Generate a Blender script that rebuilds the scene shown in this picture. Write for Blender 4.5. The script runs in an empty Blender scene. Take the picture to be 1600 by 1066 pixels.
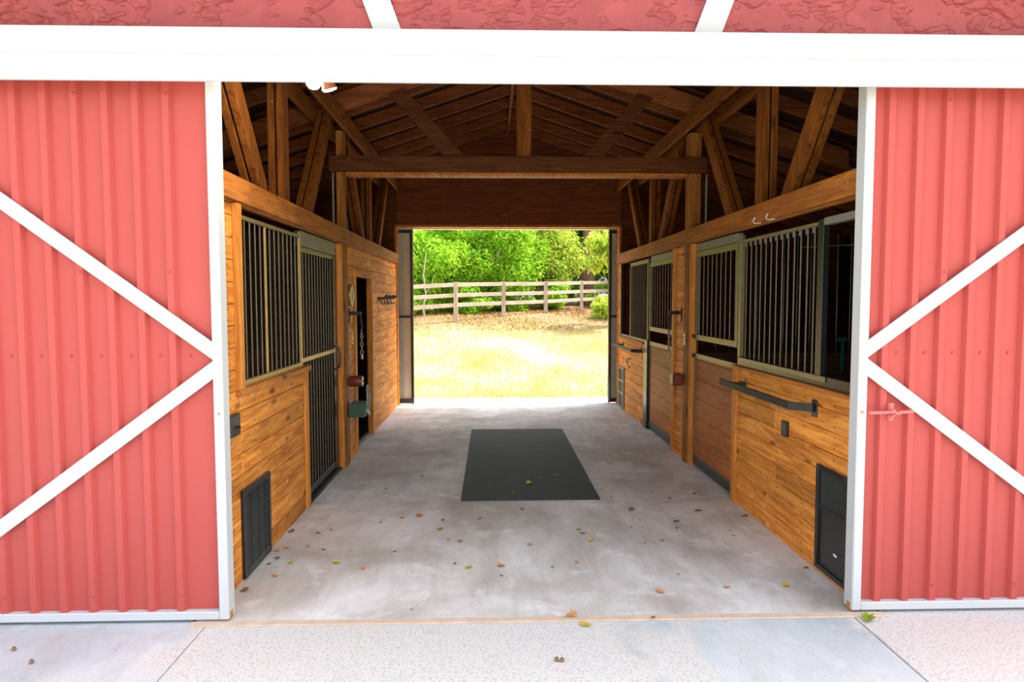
import bpy, bmesh, math, random
import numpy as np
from mathutils import Vector, Matrix
random.seed(7); rng = np.random.default_rng(7)
sc = bpy.context.scene
col = sc.collection

# ------------------------------------------------------------------ camera
cam_d = bpy.data.cameras.new('camera'); cam = bpy.data.objects.new('camera', cam_d); col.objects.link(cam)
cam_d.sensor_width = 36.0; cam_d.lens = 36.0 * 1062 / 1600; cam_d.clip_end = 400
_y, _p, _r = .0295, -.0605, -.0012
F = Vector((math.sin(_y)*math.cos(_p), math.cos(_y)*math.cos(_p), math.sin(_p)))
Rv = Vector((math.cos(_y), -math.sin(_y), 0)); Uv = Rv.cross(F)
R2 = Rv*math.cos(_r) + Uv*math.sin(_r); U2 = -Rv*math.sin(_r) + Uv*math.cos(_r)
M3 = Matrix((R2, U2, -F)).transposed()
cam.matrix_world = Matrix.Translation((0, 0, 1.75)) @ M3.to_4x4()
sc.camera = cam

# ------------------------------------------------------------------ light
w = bpy.data.worlds.new('sky'); sc.world = w; w.use_nodes = True
nt = w.node_tree; nt.nodes.clear()
sky = nt.nodes.new('ShaderNodeTexSky'); sky.sky_type = 'NISHITA'; sky.sun_disc = False
sky.sun_elevation = math.radians(60); sky.sun_rotation = math.radians(65); sky.air_density = 1.0; sky.dust_density = 3.0
hs = nt.nodes.new('ShaderNodeHueSaturation'); hs.inputs['Saturation'].default_value = .35
bg = nt.nodes.new('ShaderNodeBackground'); bg.inputs['Strength'].default_value = .36
wo = nt.nodes.new('ShaderNodeOutputWorld')
nt.links.new(sky.outputs[0], hs.inputs['Color']); nt.links.new(hs.outputs[0], bg.inputs['Color']); nt.links.new(bg.outputs[0], wo.inputs['Surface'])
sd = bpy.data.lights.new('sun', 'SUN'); sd.energy = 4.6; sd.angle = math.radians(1.0); sd.color = (1, .95, .86)
sun = bpy.data.objects.new('sun', sd); col.objects.link(sun)
sun.rotation_euler = Vector((.45, .17, .87)).to_track_quat('Z', 'Y').to_euler(); sun.location = (10, 6, 20)
def room_lamp(loc, power, color=(1, .86, .68), r=.05):
    d = bpy.data.lights.new('barn_bulb_light', 'POINT'); d.energy = power; d.color = color; d.shadow_soft_size = r
    o = bpy.data.objects.new('barn_bulb_light', d); col.objects.link(o); o.location = loc
vs = sc.view_settings
vs.view_transform = 'Standard'; vs.look = 'None'; vs.gamma = 1; vs.use_curve_mapping = False
vs.exposure = 0.85

# ------------------------------------------------------------------ helpers
def srgb(r, g, b):
    f = lambda c: (c/255/12.92) if c/255 <= .04045 else ((c/255+.055)/1.055)**2.4
    return (f(r), f(g), f(b), 1)
class MB:
    def __init__(s): s.v = []; s.f = []; s.m = []
    def add(s, vs_, fs, m=0):
        o = len(s.v); s.v += [tuple(v) for v in vs_]; s.f += [tuple(i+o for i in f) for f in fs]; s.m += [m]*len(fs); return s
    def box(s, x0, x1, y0, y1, z0, z1, m=0):
        if x0 > x1: x0, x1 = x1, x0
        if y0 > y1: y0, y1 = y1, y0
        if z0 > z1: z0, z1 = z1, z0
        v = [(x0,y0,z0),(x1,y0,z0),(x1,y1,z0),(x0,y1,z0),(x0,y0,z1),(x1,y0,z1),(x1,y1,z1),(x0,y1,z1)]
        return s.add(v, [(0,3,2,1),(4,5,6,7),(0,1,5,4),(1,2,6,5),(2,3,7,6),(3,0,4,7)], m)
    def prism(s, poly, axis, a, b, m=0):
        """poly: 2D points; extruded along axis from a to b (poly coords are the two remaining axes in xyz order)"""
        n = len(poly)
        def p(q, t):
            return {'X': (t, q[0], q[1]), 'Y': (q[0], t, q[1]), 'Z': (q[0], q[1], t)}[axis]
        v = [p(q, a) for q in poly] + [p(q, b) for q in poly]
        fs = [tuple(range(n))[::-1], tuple(range(n, 2*n))] + [(i, (i+1) % n, n+(i+1) % n, n+i) for i in range(n)]
        return s.add(v, fs, m)
    def beam(s, p0, p1, wdir, w_, t, m=0):
        p0 = Vector(p0); p1 = Vector(p1); d = (p1-p0).normalized(); a = Vector(wdir); a = (a - d*a.dot(d)).normalized(); b = d.cross(a)
        v = []
        for p in (p0, p1):
            for i, j in ((-1,-1),(1,-1),(1,1),(-1,1)): v.append(p + a*(i*w_/2) + b*(j*t/2))
        return s.add(v, [(0,3,2,1),(4,5,6,7),(0,1,5,4),(1,2,6,5),(2,3,7,6),(3,0,4,7)], m)
    def tube(s, pts, r, seg=8, m=0, closed=False, r1=None):
        pts = [Vector(p) for p in pts]; n = len(pts); rings = []
        ref = None
        for i, p in enumerate(pts):
            if closed: d = (pts[(i+1) % n]-pts[i-1]).normalized()
            else: d = (pts[min(i+1, n-1)]-pts[max(i-1, 0)]).normalized()
            if ref is None: ref = Vector((0,0,1)) if abs(d.z) < .9 else Vector((1,0,0))
            a = (ref - d*ref.dot(d)).normalized(); b = d.cross(a); ref = a
            rr = r if r1 is None else r + (r1-r)*i/(n-1)
            rings.append([p + (a*math.cos(2*math.pi*k/seg)+b*math.sin(2*math.pi*k/seg))*rr for k in range(seg)])
        v = [q for ring in rings for q in ring]; fs = []
        for i in range(n if closed else n-1):
            j = (i+1) % n
            for k in range(seg): fs.append((i*seg+k, i*seg+(k+1) % seg, j*seg+(k+1) % seg, j*seg+k))
        if not closed: fs += [tuple(range(seg))[::-1], tuple((n-1)*seg+k for k in range(seg))]
        return s.add(v, fs, m)
    def lathe(s, prof, c, axis='Z', seg=20, m=0, sx=1, sy=1):
        """prof: (radius, height) pairs, spun about axis through c"""
        v = []; n = len(prof)
        for r, h in prof:
            for k in range(seg):
                a = 2*math.pi*k/seg; x, y = r*math.cos(a)*sx, r*math.sin(a)*sy
                v.append({'Z': (c[0]+x, c[1]+y, c[2]+h), 'X': (c[0]+h, c[1]+x, c[2]+y), 'Y': (c[0]+x, c[1]+h, c[2]+y)}[axis])
        fs = [(i*seg+k, i*seg+(k+1) % seg, (i+1)*seg+(k+1) % seg, (i+1)*seg+k) for i in range(n-1) for k in range(seg)]
        fs += [tuple(range(seg))[::-1], tuple((n-1)*seg+k for k in range(seg))]
        return s.add(v, fs, m)
def wloc(o):
    p = Vector(o.location)
    while o.parent: o = o.parent; p += o.location
    return p
def build(mb, name, mats, parent=None, bevel=0, smooth=False, keep=False):
    v = np.array(mb.v, float)
    if parent is not None: org = wloc(parent)
    elif keep: org = Vector((0,0,0))
    else: org = Vector(((v[:,0].min()+v[:,0].max())/2, (v[:,1].min()+v[:,1].max())/2, v[:,2].min()))
    loc = org if parent is None else Vector((0,0,0))
    me = bpy.data.meshes.new(name); me.from_pydata((v-np.array(org)).tolist(), [], mb.f)
    if not isinstance(mats, (list, tuple)): mats = [mats]
    for m in mats: me.materials.append(m)
    me.polygons.foreach_set('material_index', mb.m)
    bm = bmesh.new(); bm.from_mesh(me); bmesh.ops.recalc_face_normals(bm, faces=bm.faces); bm.to_mesh(me); bm.free()
    if smooth:
        me.polygons.foreach_set('use_smooth', [True]*len(me.polygons))
        me.set_sharp_from_angle(angle=math.radians(40))
    o = bpy.data.objects.new(name, me); col.objects.link(o); o.location = loc
    if parent is not None: o.parent = parent
    if bevel:
        b = o.modifiers.new('edge', 'BEVEL'); b.width = bevel; b.segments = 1; b.limit_method = 'ANGLE'; b.angle_limit = math.radians(50)
    return o
def tag(o, label=None, cat=None, group=None, kind=None):
    if label: o['label'] = label
    if cat: o['category'] = cat
    if group: o['group'] = group
    if kind: o['kind'] = kind
    return o
def root(name, loc, label, cat, group=None, kind=None):
    o = bpy.data.objects.new(name, None); col.objects.link(o); o.location = loc; o.empty_display_size = .1
    return tag(o, label, cat, group, kind)
def struct(o, label=None, cat=None): return tag(o, label, cat, None, 'structure')

# ------------------------------------------------------------------ materials
def newmat(name):
    m = bpy.data.materials.new(name); m.use_nodes = True; n = m.node_tree; b = n.nodes['Principled BSDF']; return m, n, b
def nd(n, t, **kw):
    x = n.nodes.new(t)
    for k, v in kw.items(): setattr(x, k, v)
    return x
def mixc(n, fac, a, b, mode='MIX'):
    x = n.nodes.new('ShaderNodeMix'); x.data_type = 'RGBA'; x.blend_type = mode
    for s_, val in ((0, fac), (6, a), (7, b)):
        if hasattr(val, 'is_output'): n.links.new(val, x.inputs[s_])
        else: x.inputs[s_].default_value = val
    return x.outputs[2]
def ramp(n, src, stops):
    r = n.nodes.new('ShaderNodeValToRGB'); e = r.color_ramp.elements
    while len(e) < len(stops): e.new(.5)
    for i, (p, c) in enumerate(stops): e[i].position = p; e[i].color = c if len(c) == 4 else (*c, 1)
    n.links.new(src, r.inputs[0]); return r.outputs[0]
def noise(n, vec, scale, detail=4, rough=.55, dist=0):
    x = n.nodes.new('ShaderNodeTexNoise'); x.inputs['Scale'].default_value = scale; x.inputs['Detail'].default_value = detail
    x.inputs['Roughness'].default_value = rough; x.inputs['Distortion'].default_value = dist
    if vec is not None: n.links.new(vec, x.inputs['Vector'])
    return x.outputs['Fac']
def coords(n, scale=(1,1,1), island=False):
    tc = n.nodes.new('ShaderNodeTexCoord'); mp = n.nodes.new('ShaderNodeMapping'); mp.inputs['Scale'].default_value = scale
    n.links.new(tc.outputs['Object'], mp.inputs['Vector'])
    if not island: return mp.outputs[0], None
    g = n.nodes.new('ShaderNodeNewGeometry'); mu = n.nodes.new('ShaderNodeMath'); mu.operation = 'MULTIPLY'; mu.inputs[1].default_value = 37.0
    n.links.new(g.outputs['Random Per Island'], mu.inputs[0])
    ad = n.nodes.new('ShaderNodeVectorMath'); ad.operation = 'ADD'
    n.links.new(mp.outputs[0], ad.inputs[0]); n.links.new(mu.outputs[0], ad.inputs[1])
    return ad.outputs[0], g.outputs['Random Per Island']
def bump(n, b, h, strength=.3, dist=.01):
    x = n.nodes.new('ShaderNodeBump'); x.inputs['Strength'].default_value = strength; x.inputs['Distance'].default_value = dist
    n.links.new(h, x.inputs['Height']); n.links.new(x.outputs[0], b.inputs['Normal'])
def nd_map(n, src, a, b_):
    x = n.nodes.new('ShaderNodeMapRange'); x.inputs[1].default_value = a; x.inputs[2].default_value = b_; n.links.new(src, x.inputs[0]); return x.outputs[0]
def wood(name, light, dark, axis='Y', rough=.6, vary=.35, knots=True, specks=False, spec=.18, nails=False):
    m, n, b = newmat(name)
    sc_ = {'X': (.9, 11, 11), 'Y': (11, .9, 11), 'Z': (11, 11, .9)}[axis]
    v, isl = coords(n, sc_, True)
    n1 = noise(n, v, 1.6, 6, .62, 1.4); n2 = noise(n, v, 9, 3, .6, .3)
    c = ramp(n, n1, [(.34, dark), (.62, light)])
    fine = ramp(n, n2, [(.3, (.70,.69,.68,1)), (.6, (1,1,1,1))])
    c = mixc(n, .55, c, fine, 'MULTIPLY')
    tone = ramp(n, isl, [(0, (1-vary, 1-vary*1.05, 1-vary*1.15, 1)), (.5, (1,1,1,1)), (1, (1+vary*.35, 1+vary*.2, 1+vary*.1, 1))])
    c = mixc(n, 1.0, c, tone, 'MULTIPLY')
    big, _ = coords(n, (1,1,1))
    bl = ramp(n, noise(n, big, 1.3, 3), [(.35, (.86,.84,.82,1)), (.6, (1.08,1.08,1.08,1))])
    c = mixc(n, .8, c, bl, 'MULTIPLY')
    if knots:
        kx = {'X': (2.4, 7, 7), 'Y': (7, 2.4, 7), 'Z': (7, 7, 2.4)}[axis]
        kv, _ = coords(n, kx, True)
        vo = nd(n, 'ShaderNodeTexVoronoi'); vo.inputs['Scale'].default_value = .8; n.links.new(kv, vo.inputs['Vector'])
        k = ramp(n, vo.outputs['Distance'], [(.07, (1,1,1,1)), (.16, (0,0,0,1))])
        c = mixc(n, k, c, tuple(x*.45 for x in dark[:3]) + (1,))
    if nails:
        tc = nd(n, 'ShaderNodeTexCoord'); sp = nd(n, 'ShaderNodeSeparateXYZ'); n.links.new(tc.outputs['Object'], sp.inputs[0])
        def axis_d(out, step, off):
            a = nd(n, 'ShaderNodeMath', operation='ADD'); a.inputs[1].default_value = off; n.links.new(out, a.inputs[0])
            p = nd(n, 'ShaderNodeMath', operation='PINGPONG'); p.inputs[1].default_value = step/2; n.links.new(a.outputs[0], p.inputs[0])
            q = nd(n, 'ShaderNodeMath', operation='POWER'); q.inputs[1].default_value = 2; n.links.new(p.outputs[0], q.inputs[0]); return q.outputs[0]
        sm = nd(n, 'ShaderNodeMath', operation='ADD'); n.links.new(axis_d(sp.outputs['Y'], .41, .03), sm.inputs[0]); n.links.new(axis_d(sp.outputs['Z'], .0665, .033), sm.inputs[1])
        k = ramp(n, nd_map(n, sm.outputs[0], 0, .0002), [(.1, (.75,.75,.75,1)), (.5, (0,0,0,1))])
        c = mixc(n, k, c, (.06,.022,.008,1))
        sv, _ = coords(n, (1, .55, 1), True); vo = nd(n, 'ShaderNodeTexVoronoi'); vo.inputs['Scale'].default_value = 5; n.links.new(sv, vo.inputs['Vector'])
        k = ramp(n, vo.outputs['Distance'], [(.05, (.8,.8,.8,1)), (.14, (0,0,0,1))]); c = mixc(n, k, c, (.85,.55,.25,1))
    if specks:
        sv, _ = coords(n, (1,1,1))
        vo = nd(n, 'ShaderNodeTexVoronoi'); vo.inputs['Scale'].default_value = 7; n.links.new(sv, vo.inputs['Vector'])
        k = ramp(n, vo.outputs['Distance'], [(.035, (1,1,1,1)), (.06, (0,0,0,1))])
        c = mixc(n, k, c, srgb(205,180,140))
    n.links.new(c, b.inputs['Base Color']); b.inputs['Roughness'].default_value = rough
    b.inputs['Specular IOR Level'].default_value = spec
    bump(n, b, n1, .25, .004)
    return m
def paint(name, c, rough=.5, var=.08, metal=0, scale=3, spec=.5, bumpy=0):
    m, n, b = newmat(name); v, _ = coords(n)
    f = noise(n, v, scale, 5)
    cc = mixc(n, f, tuple(x*(1-var) for x in c[:3])+(1,), tuple(min(1, x*(1+var)) for x in c[:3])+(1,))
    n.links.new(cc, b.inputs['Base Color']); b.inputs['Roughness'].default_value = rough; b.inputs['Metallic'].default_value = metal
    b.inputs['Specular IOR Level'].default_value = spec
    if bumpy: bump(n, b, noise(n, v, scale*8, 3), bumpy, .004)
    return m
SIDL, SIDD = (.92,.39,.075,1), (.50,.155,.022,1)
M = {}
M['siding'] = wood('board_siding', SIDL, SIDD, 'Y', .6, .3, nails=True)
M['siding_x'] = wood('board_siding_shade_dark', (.10,.045,.016,1), (.05,.02,.008,1), 'X', .65, .3)  # stall partition boards, darkened in colour to stand for the shade inside
M['trim_z'] = wood('trim_upright', (.74,.31,.06,1), (.48,.17,.028,1), 'Z', .55, .2, False)
M['trim_y'] = wood('trim_level', (.55,.21,.045,1), (.30,.095,.018,1), 'Y', .55, .2)
M['fascia'] = wood('fascia_beam', (.44,.165,.034,1), (.24,.075,.015,1), 'Y', .6, .15, True, True)
M['timber_y'] = wood('timber_level', (.27,.09,.014,1), (.12,.036,.006,1), 'Y', .65, .2, True, True)
M['timber_z'] = wood('timber_upright', (.27,.09,.014,1), (.12,.036,.006,1), 'Z', .65, .2, True, True)
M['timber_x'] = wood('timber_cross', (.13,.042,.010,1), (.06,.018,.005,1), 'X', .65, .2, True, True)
M['rafter'] = wood('rafter_wood', (.30,.10,.03,1), (.15,.045,.014,1), 'X', .85, .2, False)
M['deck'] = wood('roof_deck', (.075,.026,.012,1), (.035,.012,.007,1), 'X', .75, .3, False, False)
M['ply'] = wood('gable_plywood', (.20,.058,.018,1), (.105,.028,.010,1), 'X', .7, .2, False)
M['panel'] = wood('door_boards', (.58,.24,.06,1), (.34,.11,.028,1), 'Y', .55, .25)
M['panel_red'] = wood('door_boards_red', (.52,.19,.055,1), (.32,.09,.028,1), 'Y', .55, .12)
M['post_z'] = wood('post_wood', (.36,.145,.03,1), (.18,.06,.013,1), 'Z', .65, .2, True)
M['loft'] = paint('dark_metal_stall_shade', (.018,.016,.015,1), .6, .3)  # dark metal, kept near black so the colour carries the stall shade
M['white'] = paint('white_paint', (.55,.565,.57,1), .42, .02, spec=.4)
M['red'] = paint('red_painted_metal', (.475,.082,.070,1), .5, .06, scale=1.5, spec=.25)
M['red_latch'] = paint('red_latch_paint', (.62,.16,.15,1), .5, .08)
M['black'] = paint('black_metal', (.012,.014,.013,1), .32, .3, spec=.6)
M['blackm'] = paint('black_matte', (.016,.018,.017,1), .6, .3)
M['steel'] = paint('stall_bar_lit_steel', (.12,.108,.075,1), .45, .3, .25, 8)  # black bars given the yellowish tone of their lit edge
M['rail'] = paint('stall_rail_lit_steel', (.22,.185,.085,1), .42, .3, .3, 8)  # olive tone paints reflected light onto black steel rails
M['yellow_lit_rail'] = paint('yellow_lit_rail', (.46,.33,.12,1), .42, .25, .2, 8)  # black steel again, yellow light on it put into the colour
M['galv'] = paint('galvanised_track', (.20,.195,.155,1), .5, .15, .1)
M['liner'] = paint('door_liner_metal', (.68,.69,.56,1), .55, .08)
M['green'] = paint('green_enamel', (.06,.12,.075,1), .4, .2)
M['greenhi'] = paint('pale_green_metal', (.28,.33,.22,1), .4, .2)
M['teal'] = paint('teal_webbing', (.0,.13,.09,1), .7, .2)
M['maroon'] = paint('maroon_enamel', (.17,.030,.022,1), .4, .1)
M['cream'] = paint('cream_plastic', (.72,.62,.40,1), .4, .05)
M['chrome'] = paint('chain_steel', (.55,.52,.42,1), .3, .2, .9)
M['rust'] = paint('rust_stain', (.45,.22,.07,1), .8, .3)
M['insulator'] = paint('white_insulator', (.8,.8,.76,1), .4, .05)
M['mat_rubber'] = paint('rubber_mat', (.036,.040,.043,1), .75, .35, scale=6, bumpy=.3)
M['dirt'] = paint('stall_dirt', (.10,.075,.05,1), .9, .3, scale=5, bumpy=.5)
M['fencewood'] = wood('weathered_fence', (.52,.45,.36,1), (.30,.25,.19,1), 'X', .8, .2, False)
M['fencepost'] = wood('weathered_post', (.50,.43,.34,1), (.28,.23,.17,1), 'Z', .8, .2, False)
M['bark'] = wood('tree_bark', (.34,.22,.15,1), (.14,.09,.06,1), 'Z', .9, .2, False)
M['bulb'] = newmat('lit_bulb')[0]
_b = M['bulb'].node_tree.nodes['Principled BSDF']; _b.inputs['Emission Color'].default_value = (1,.9,.72,1); _b.inputs['Emission Strength'].default_value = 14

def stucco():
    m, n, b = newmat('red_stucco'); v, _ = coords(n)
    f = noise(n, v, 5, 6, .6, 1.2); c = ramp(n, f, [(.3, (.31,.046,.050,1)), (.7, (.40,.070,.068,1))])
    n.links.new(c, b.inputs['Base Color']); b.inputs['Roughness'].default_value = .55
    v2, _ = coords(n, (1,1,1.8))
    vo = nd(n, 'ShaderNodeTexVoronoi', feature='F1'); vo.inputs['Scale'].default_value = 4.5
    n3 = nd(n, 'ShaderNodeTexNoise'); n3.inputs['Scale'].default_value = 4; n3.inputs['Detail'].default_value = 3
    n.links.new(v2, n3.inputs['Vector'])
    ad = nd(n, 'ShaderNodeVectorMath', operation='MULTIPLY_ADD'); ad.inputs[1].default_value = (.9,.9,.9)
    n.links.new(n3.outputs['Color'], ad.inputs[0]); n.links.new(v2, ad.inputs[2]); n.links.new(ad.outputs[0], vo.inputs['Vector'])
    bump(n, b, ramp(n, vo.outputs['Distance'], [(.0, (0,0,0,1)), (.45, (.75,.75,.75,1)), (.5, (1,1,1,1))]), .8, .025)
    return m
M['stucco'] = stucco()
def concrete(name, cols, scale=1.2, agg=0, patch=None, stain=.5):
    m, n, b = newmat(name); v, _ = coords(n)
    f = noise(n, v, scale, 7, .62, .6)
    c = ramp(n, f, [(.33, cols[0]), (.5, cols[1]), (.66, cols[2])])
    v2, _ = coords(n, (3,.8,1))
    f2 = noise(n, v2, 1.5, 5, .6, .8)
    c = mixc(n, stain, c, ramp(n, f2, [(.32, (.72,.68,.64,1)), (.55, (1,1,1,1))]), 'MULTIPLY')
    g = noise(n, v, 60, 3, .7)
    c = mixc(n, .5, c, ramp(n, g, [(.35, (.84,.83,.82,1)), (.6, (1,1,1,1))]), 'MULTIPLY')
    wv = noise(n, v, 3.1, 6, .65, .5)
    c = mixc(n, ramp(n, wv, [(.55, (0,0,0,1)), (.68, (.45,.45,.45,1))]), c, tuple(min(.9, x*1.06+.05) for x in cols[2][:3])+(1,))
    bv = noise(n, v2, 4.3, 6, .7, .4)
    c = mixc(n, ramp(n, bv, [(.58, (0,0,0,1)), (.72, (.4,.4,.4,1))]), c, tuple(x*.62 for x in cols[0][:3])+(1,))
    if agg:
        vo = nd(n, 'ShaderNodeTexVoronoi'); vo.inputs['Scale'].default_value = 62; n.links.new(v, vo.inputs['Vector'])
        k = ramp(n, vo.outputs['Distance'], [(.22, (1,1,1,1)), (.42, (0,0,0,1))])
        hv = nd(n, 'ShaderNodeHueSaturation'); hv.inputs['Saturation'].default_value = .35; n.links.new(vo.outputs['Color'], hv.inputs['Color'])
        peb = mixc(n, .75, hv.outputs[0], (.36,.21,.13,1))
        k = mixc(n, .35, k, (0,0,0,1)); a = mixc(n, k, (.62,.61,.59,1), peb)
        # exposed aggregate in broad patches, smooth grey wash elsewhere
        sx = nd(n, 'ShaderNodeSeparateXYZ'); tc = nd(n, 'ShaderNodeTexCoord'); n.links.new(tc.outputs['Object'], sx.inputs[0])
        xm = ramp(n, nd_map(n, sx.outputs['X'], -4, 4), patch)
        pn = noise(n, v, 2.2, 5, .6, .8)
        mu = nd(n, 'ShaderNodeMath', operation='ADD'); n.links.new(xm, mu.inputs[0]); n.links.new(pn, mu.inputs[1])
        mask = ramp(n, mu.outputs[0], [(.86, (0,0,0,1)), (1.0, (1,1,1,1))])
        c = mixc(n, mask, c, a)
    n.links.new(c, b.inputs['Base Color']); b.inputs['Roughness'].default_value = .72; b.inputs['Specular IOR Level'].default_value = .35
    bump(n, b, g, .15, .003)
    return m
g_ = lambda t: (t,t,t,1)
M['floor'] = concrete('aisle_concrete', [(.48,.44,.40,1), (.64,.61,.585,1), (.82,.81,.82,1)], 1.0, stain=.6)
M['apron'] = concrete('apron_concrete', [(.42,.455,.475,1), (.50,.54,.565,1), (.60,.63,.645,1)], 1.0, 1,
    [(.0, g_(.1)), (.27, g_(.22)), (.315, g_(.62)), (.60, g_(.62)), (.655, g_(.24)), (.735, g_(.24)), (.76, g_(.75))], .3)
def leafmat(name, cols, trans=.5):
    m = bpy.data.materials.new(name); m.use_nodes = True; n = m.node_tree; n.nodes.clear()
    g = nd(n, 'ShaderNodeNewGeometry'); c = ramp(n, g.outputs['Random Per Island'], [(i/(len(cols)-1), k) for i, k in enumerate(cols)])
    d = nd(n, 'ShaderNodeBsdfDiffuse'); t = nd(n, 'ShaderNodeBsdfTranslucent'); mx = nd(n, 'ShaderNodeMixShader'); mx.inputs[0].default_value = trans
    o = nd(n, 'ShaderNodeOutputMaterial')
    n.links.new(c, d.inputs['Color']); n.links.new(c, t.inputs['Color']); n.links.new(d.outputs[0], mx.inputs[1]); n.links.new(t.outputs[0], mx.inputs[2]); n.links.new(mx.outputs[0], o.inputs[0])
    return m
M['leaf'] = leafmat('green_leaves', [(.16,.38,.02,1), (.30,.58,.04,1), (.38,.64,.06,1), (.55,.68,.07,1)])
M['leaf2'] = leafmat('yellow_green_leaves', [(.30,.52,.04,1), (.46,.66,.08,1), (.62,.72,.14,1), (.76,.66,.18,1)])
M['leaf3'] = leafmat('deep_green_leaves', [(.08,.24,.03,1), (.16,.38,.04,1), (.24,.46,.06,1)])
M['grass'] = leafmat('dry_grass_blades', [(.36,.40,.04,1), (.52,.42,.15,1), (.62,.52,.28,1), (.68,.60,.36,1), (.44,.44,.08,1)], .3)
def lawn():
    m, n, b = newmat('dry_lawn'); v, _ = coords(n, (1,.6,1))
    c = ramp(n, noise(n, v, .55, 6, .65, .5), [(.32, (.25,.25,.03,1)), (.46, (.46,.34,.14,1)), (.62, (.60,.50,.30,1))])
    c = mixc(n, .6, c, ramp(n, noise(n, v, 18, 4, .7), [(.35, (.62,.58,.45,1)), (.6, (1,1,1,1))]), 'MULTIPLY')
    sy = nd(n, 'ShaderNodeSeparateXYZ'); tcy = nd(n, 'ShaderNodeTexCoord'); n.links.new(tcy.outputs['Object'], sy.inputs[0])
    c = mixc(n, ramp(n, nd_map(n, sy.outputs['Y'], 12, 16), [(0, g_(.45)), (.6, g_(0))]), c, (.32,.34,.05,1))
    # litter under the trees by the fence is browner
    sx = nd(n, 'ShaderNodeSeparateXYZ'); tc = nd(n, 'ShaderNodeTexCoord'); n.links.new(tc.outputs['Object'], sx.inputs[0])
    k = ramp(n, nd_map(n, sx.outputs['Y'], 16, 27), [(.3, g_(0)), (.75, g_(1))])
    c = mixc(n, k, c, ramp(n, noise(n, v, 3, 5, .7), [(.35, (.20,.09,.045,1)), (.6, (.38,.20,.10,1))]))
    n.links.new(c, b.inputs['Base Color']); b.inputs['Roughness'].default_value = .9
    return m
M['lawn'] = lawn()
M['lo'] = leafmat('orange_dry_leaf', [(.62,.25,.06,1), (.66,.28,.10,1)], .1)
M['ly'] = leafmat('yellow_dry_leaf', [(.58,.42,.05,1), (.62,.45,.07,1)], .1)
M['lg'] = leafmat('green_fallen_leaf', [(.20,.28,.03,1), (.24,.32,.04,1)], .1)
M['lb'] = leafmat('brown_dry_leaf', [(.20,.12,.05,1), (.24,.15,.07,1)], .1)

XL, XR, Y0, YM, YE = -1.56, 2.10, 3.78, 7.20, 11.22
OL, OR = -5.22, 5.76
XC = .27
SL = .335
def zr(x, top=4.47): return top - abs(x-XC)*SL

# ------------------------------------------------------------------ ground and slabs
def gz(y):
    if y < 12.3: return 0
    if y < 26: t = (y-12.3)/13.7; return 1.17*t**1.25
    if y < 40: return 1.17+ .42*math.sin((y-26)/14*math.pi/2)
    return 1.59
b = MB(); b.box(-1.62, 2.16, 3.655, 11.36, -.15, 0)
struct(build(b, 'floor', M['floor'], keep=True), 'pale grey stained concrete floor of the barn aisle', 'floor')
b = MB(); b.box(OL, -1.63, 3.8, 11.3, -.15, -.01); b.box(2.17, OR, 3.8, 11.3, -.15, -.01)
struct(build(b, 'stall_floor', M['dirt'], keep=True), 'dark dirt ground inside the horse stalls', 'floor')
b = MB(); b.prism([(-9,-3),(-1.553,-3),(-1.553,3.6),(-1.64,3.6),(-1.64,3.74),(-9,3.74)], 'Z', -.15, -.004); b.box(-1.547, 1.995, -3, 3.60, -.15, -.004); b.prism([(2.003,-3),(9,-3),(9,3.74),(2.18,3.74),(2.18,3.6),(2.003,3.6)], 'Z', -.15, -.004)
struct(build(b, 'apron', M['apron'], keep=True, bevel=.004), 'pale concrete apron with pebbly patches before the doors', 'apron')
b = MB(); b.box(-1.64, 2.18, 3.60, 3.655, -.1, .002)
struct(build(b, 'threshold_strip', paint('tan_joint', (.62,.47,.36,1), .8, .25, scale=12, bumpy=.4), bevel=.003), 'thin tan expansion joint at the aisle entrance', 'joint')
b = MB(); b.box(-1.9, 2.5, 11.36, 12.15, -.15, -.005)
struct(build(b, 'back_apron', concrete('back_slab', [(.46,.43,.40,1), (.52,.49,.46,1), (.6,.57,.54,1)]), keep=True), 'sunlit concrete strip outside the back doorway', 'apron')
b = MB(); b.box(-40, 40, -40, -3.0, -.3, -.03); b.box(-40, -9, -3, 12, -.3, -.03); b.box(9, 40, -3, 12, -.3, -.03); b.box(-9,9,3.6,12,-.3,-.16)
struct(build(b, 'ground', M['lawn'], keep=True), 'bare ground around the barn', 'ground')
nx, ny = 80, 120
xs = np.linspace(-35, 38, nx); ys = 11.9 + (np.linspace(0, 1, ny)**1.6)*60
V = []; 
for j, yy in enumerate(ys):
    for i, xx in enumerate(xs): V.append((xx, yy, gz(yy) - .012 + (0 if yy < 12.5 else .03*math.sin(xx*1.3+yy*.7)*min(1, (yy-12.5)/4))))
b = MB(); b.add(V, [(j*nx+i, j*nx+i+1, (j+1)*nx+i+1, (j+1)*nx+i) for j in range(ny-1) for i in range(nx-1)])
struct(build(b, 'lawn', M['lawn'], keep=True, smooth=True), 'dry yellow lawn rising behind the barn', 'lawn')

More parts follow.
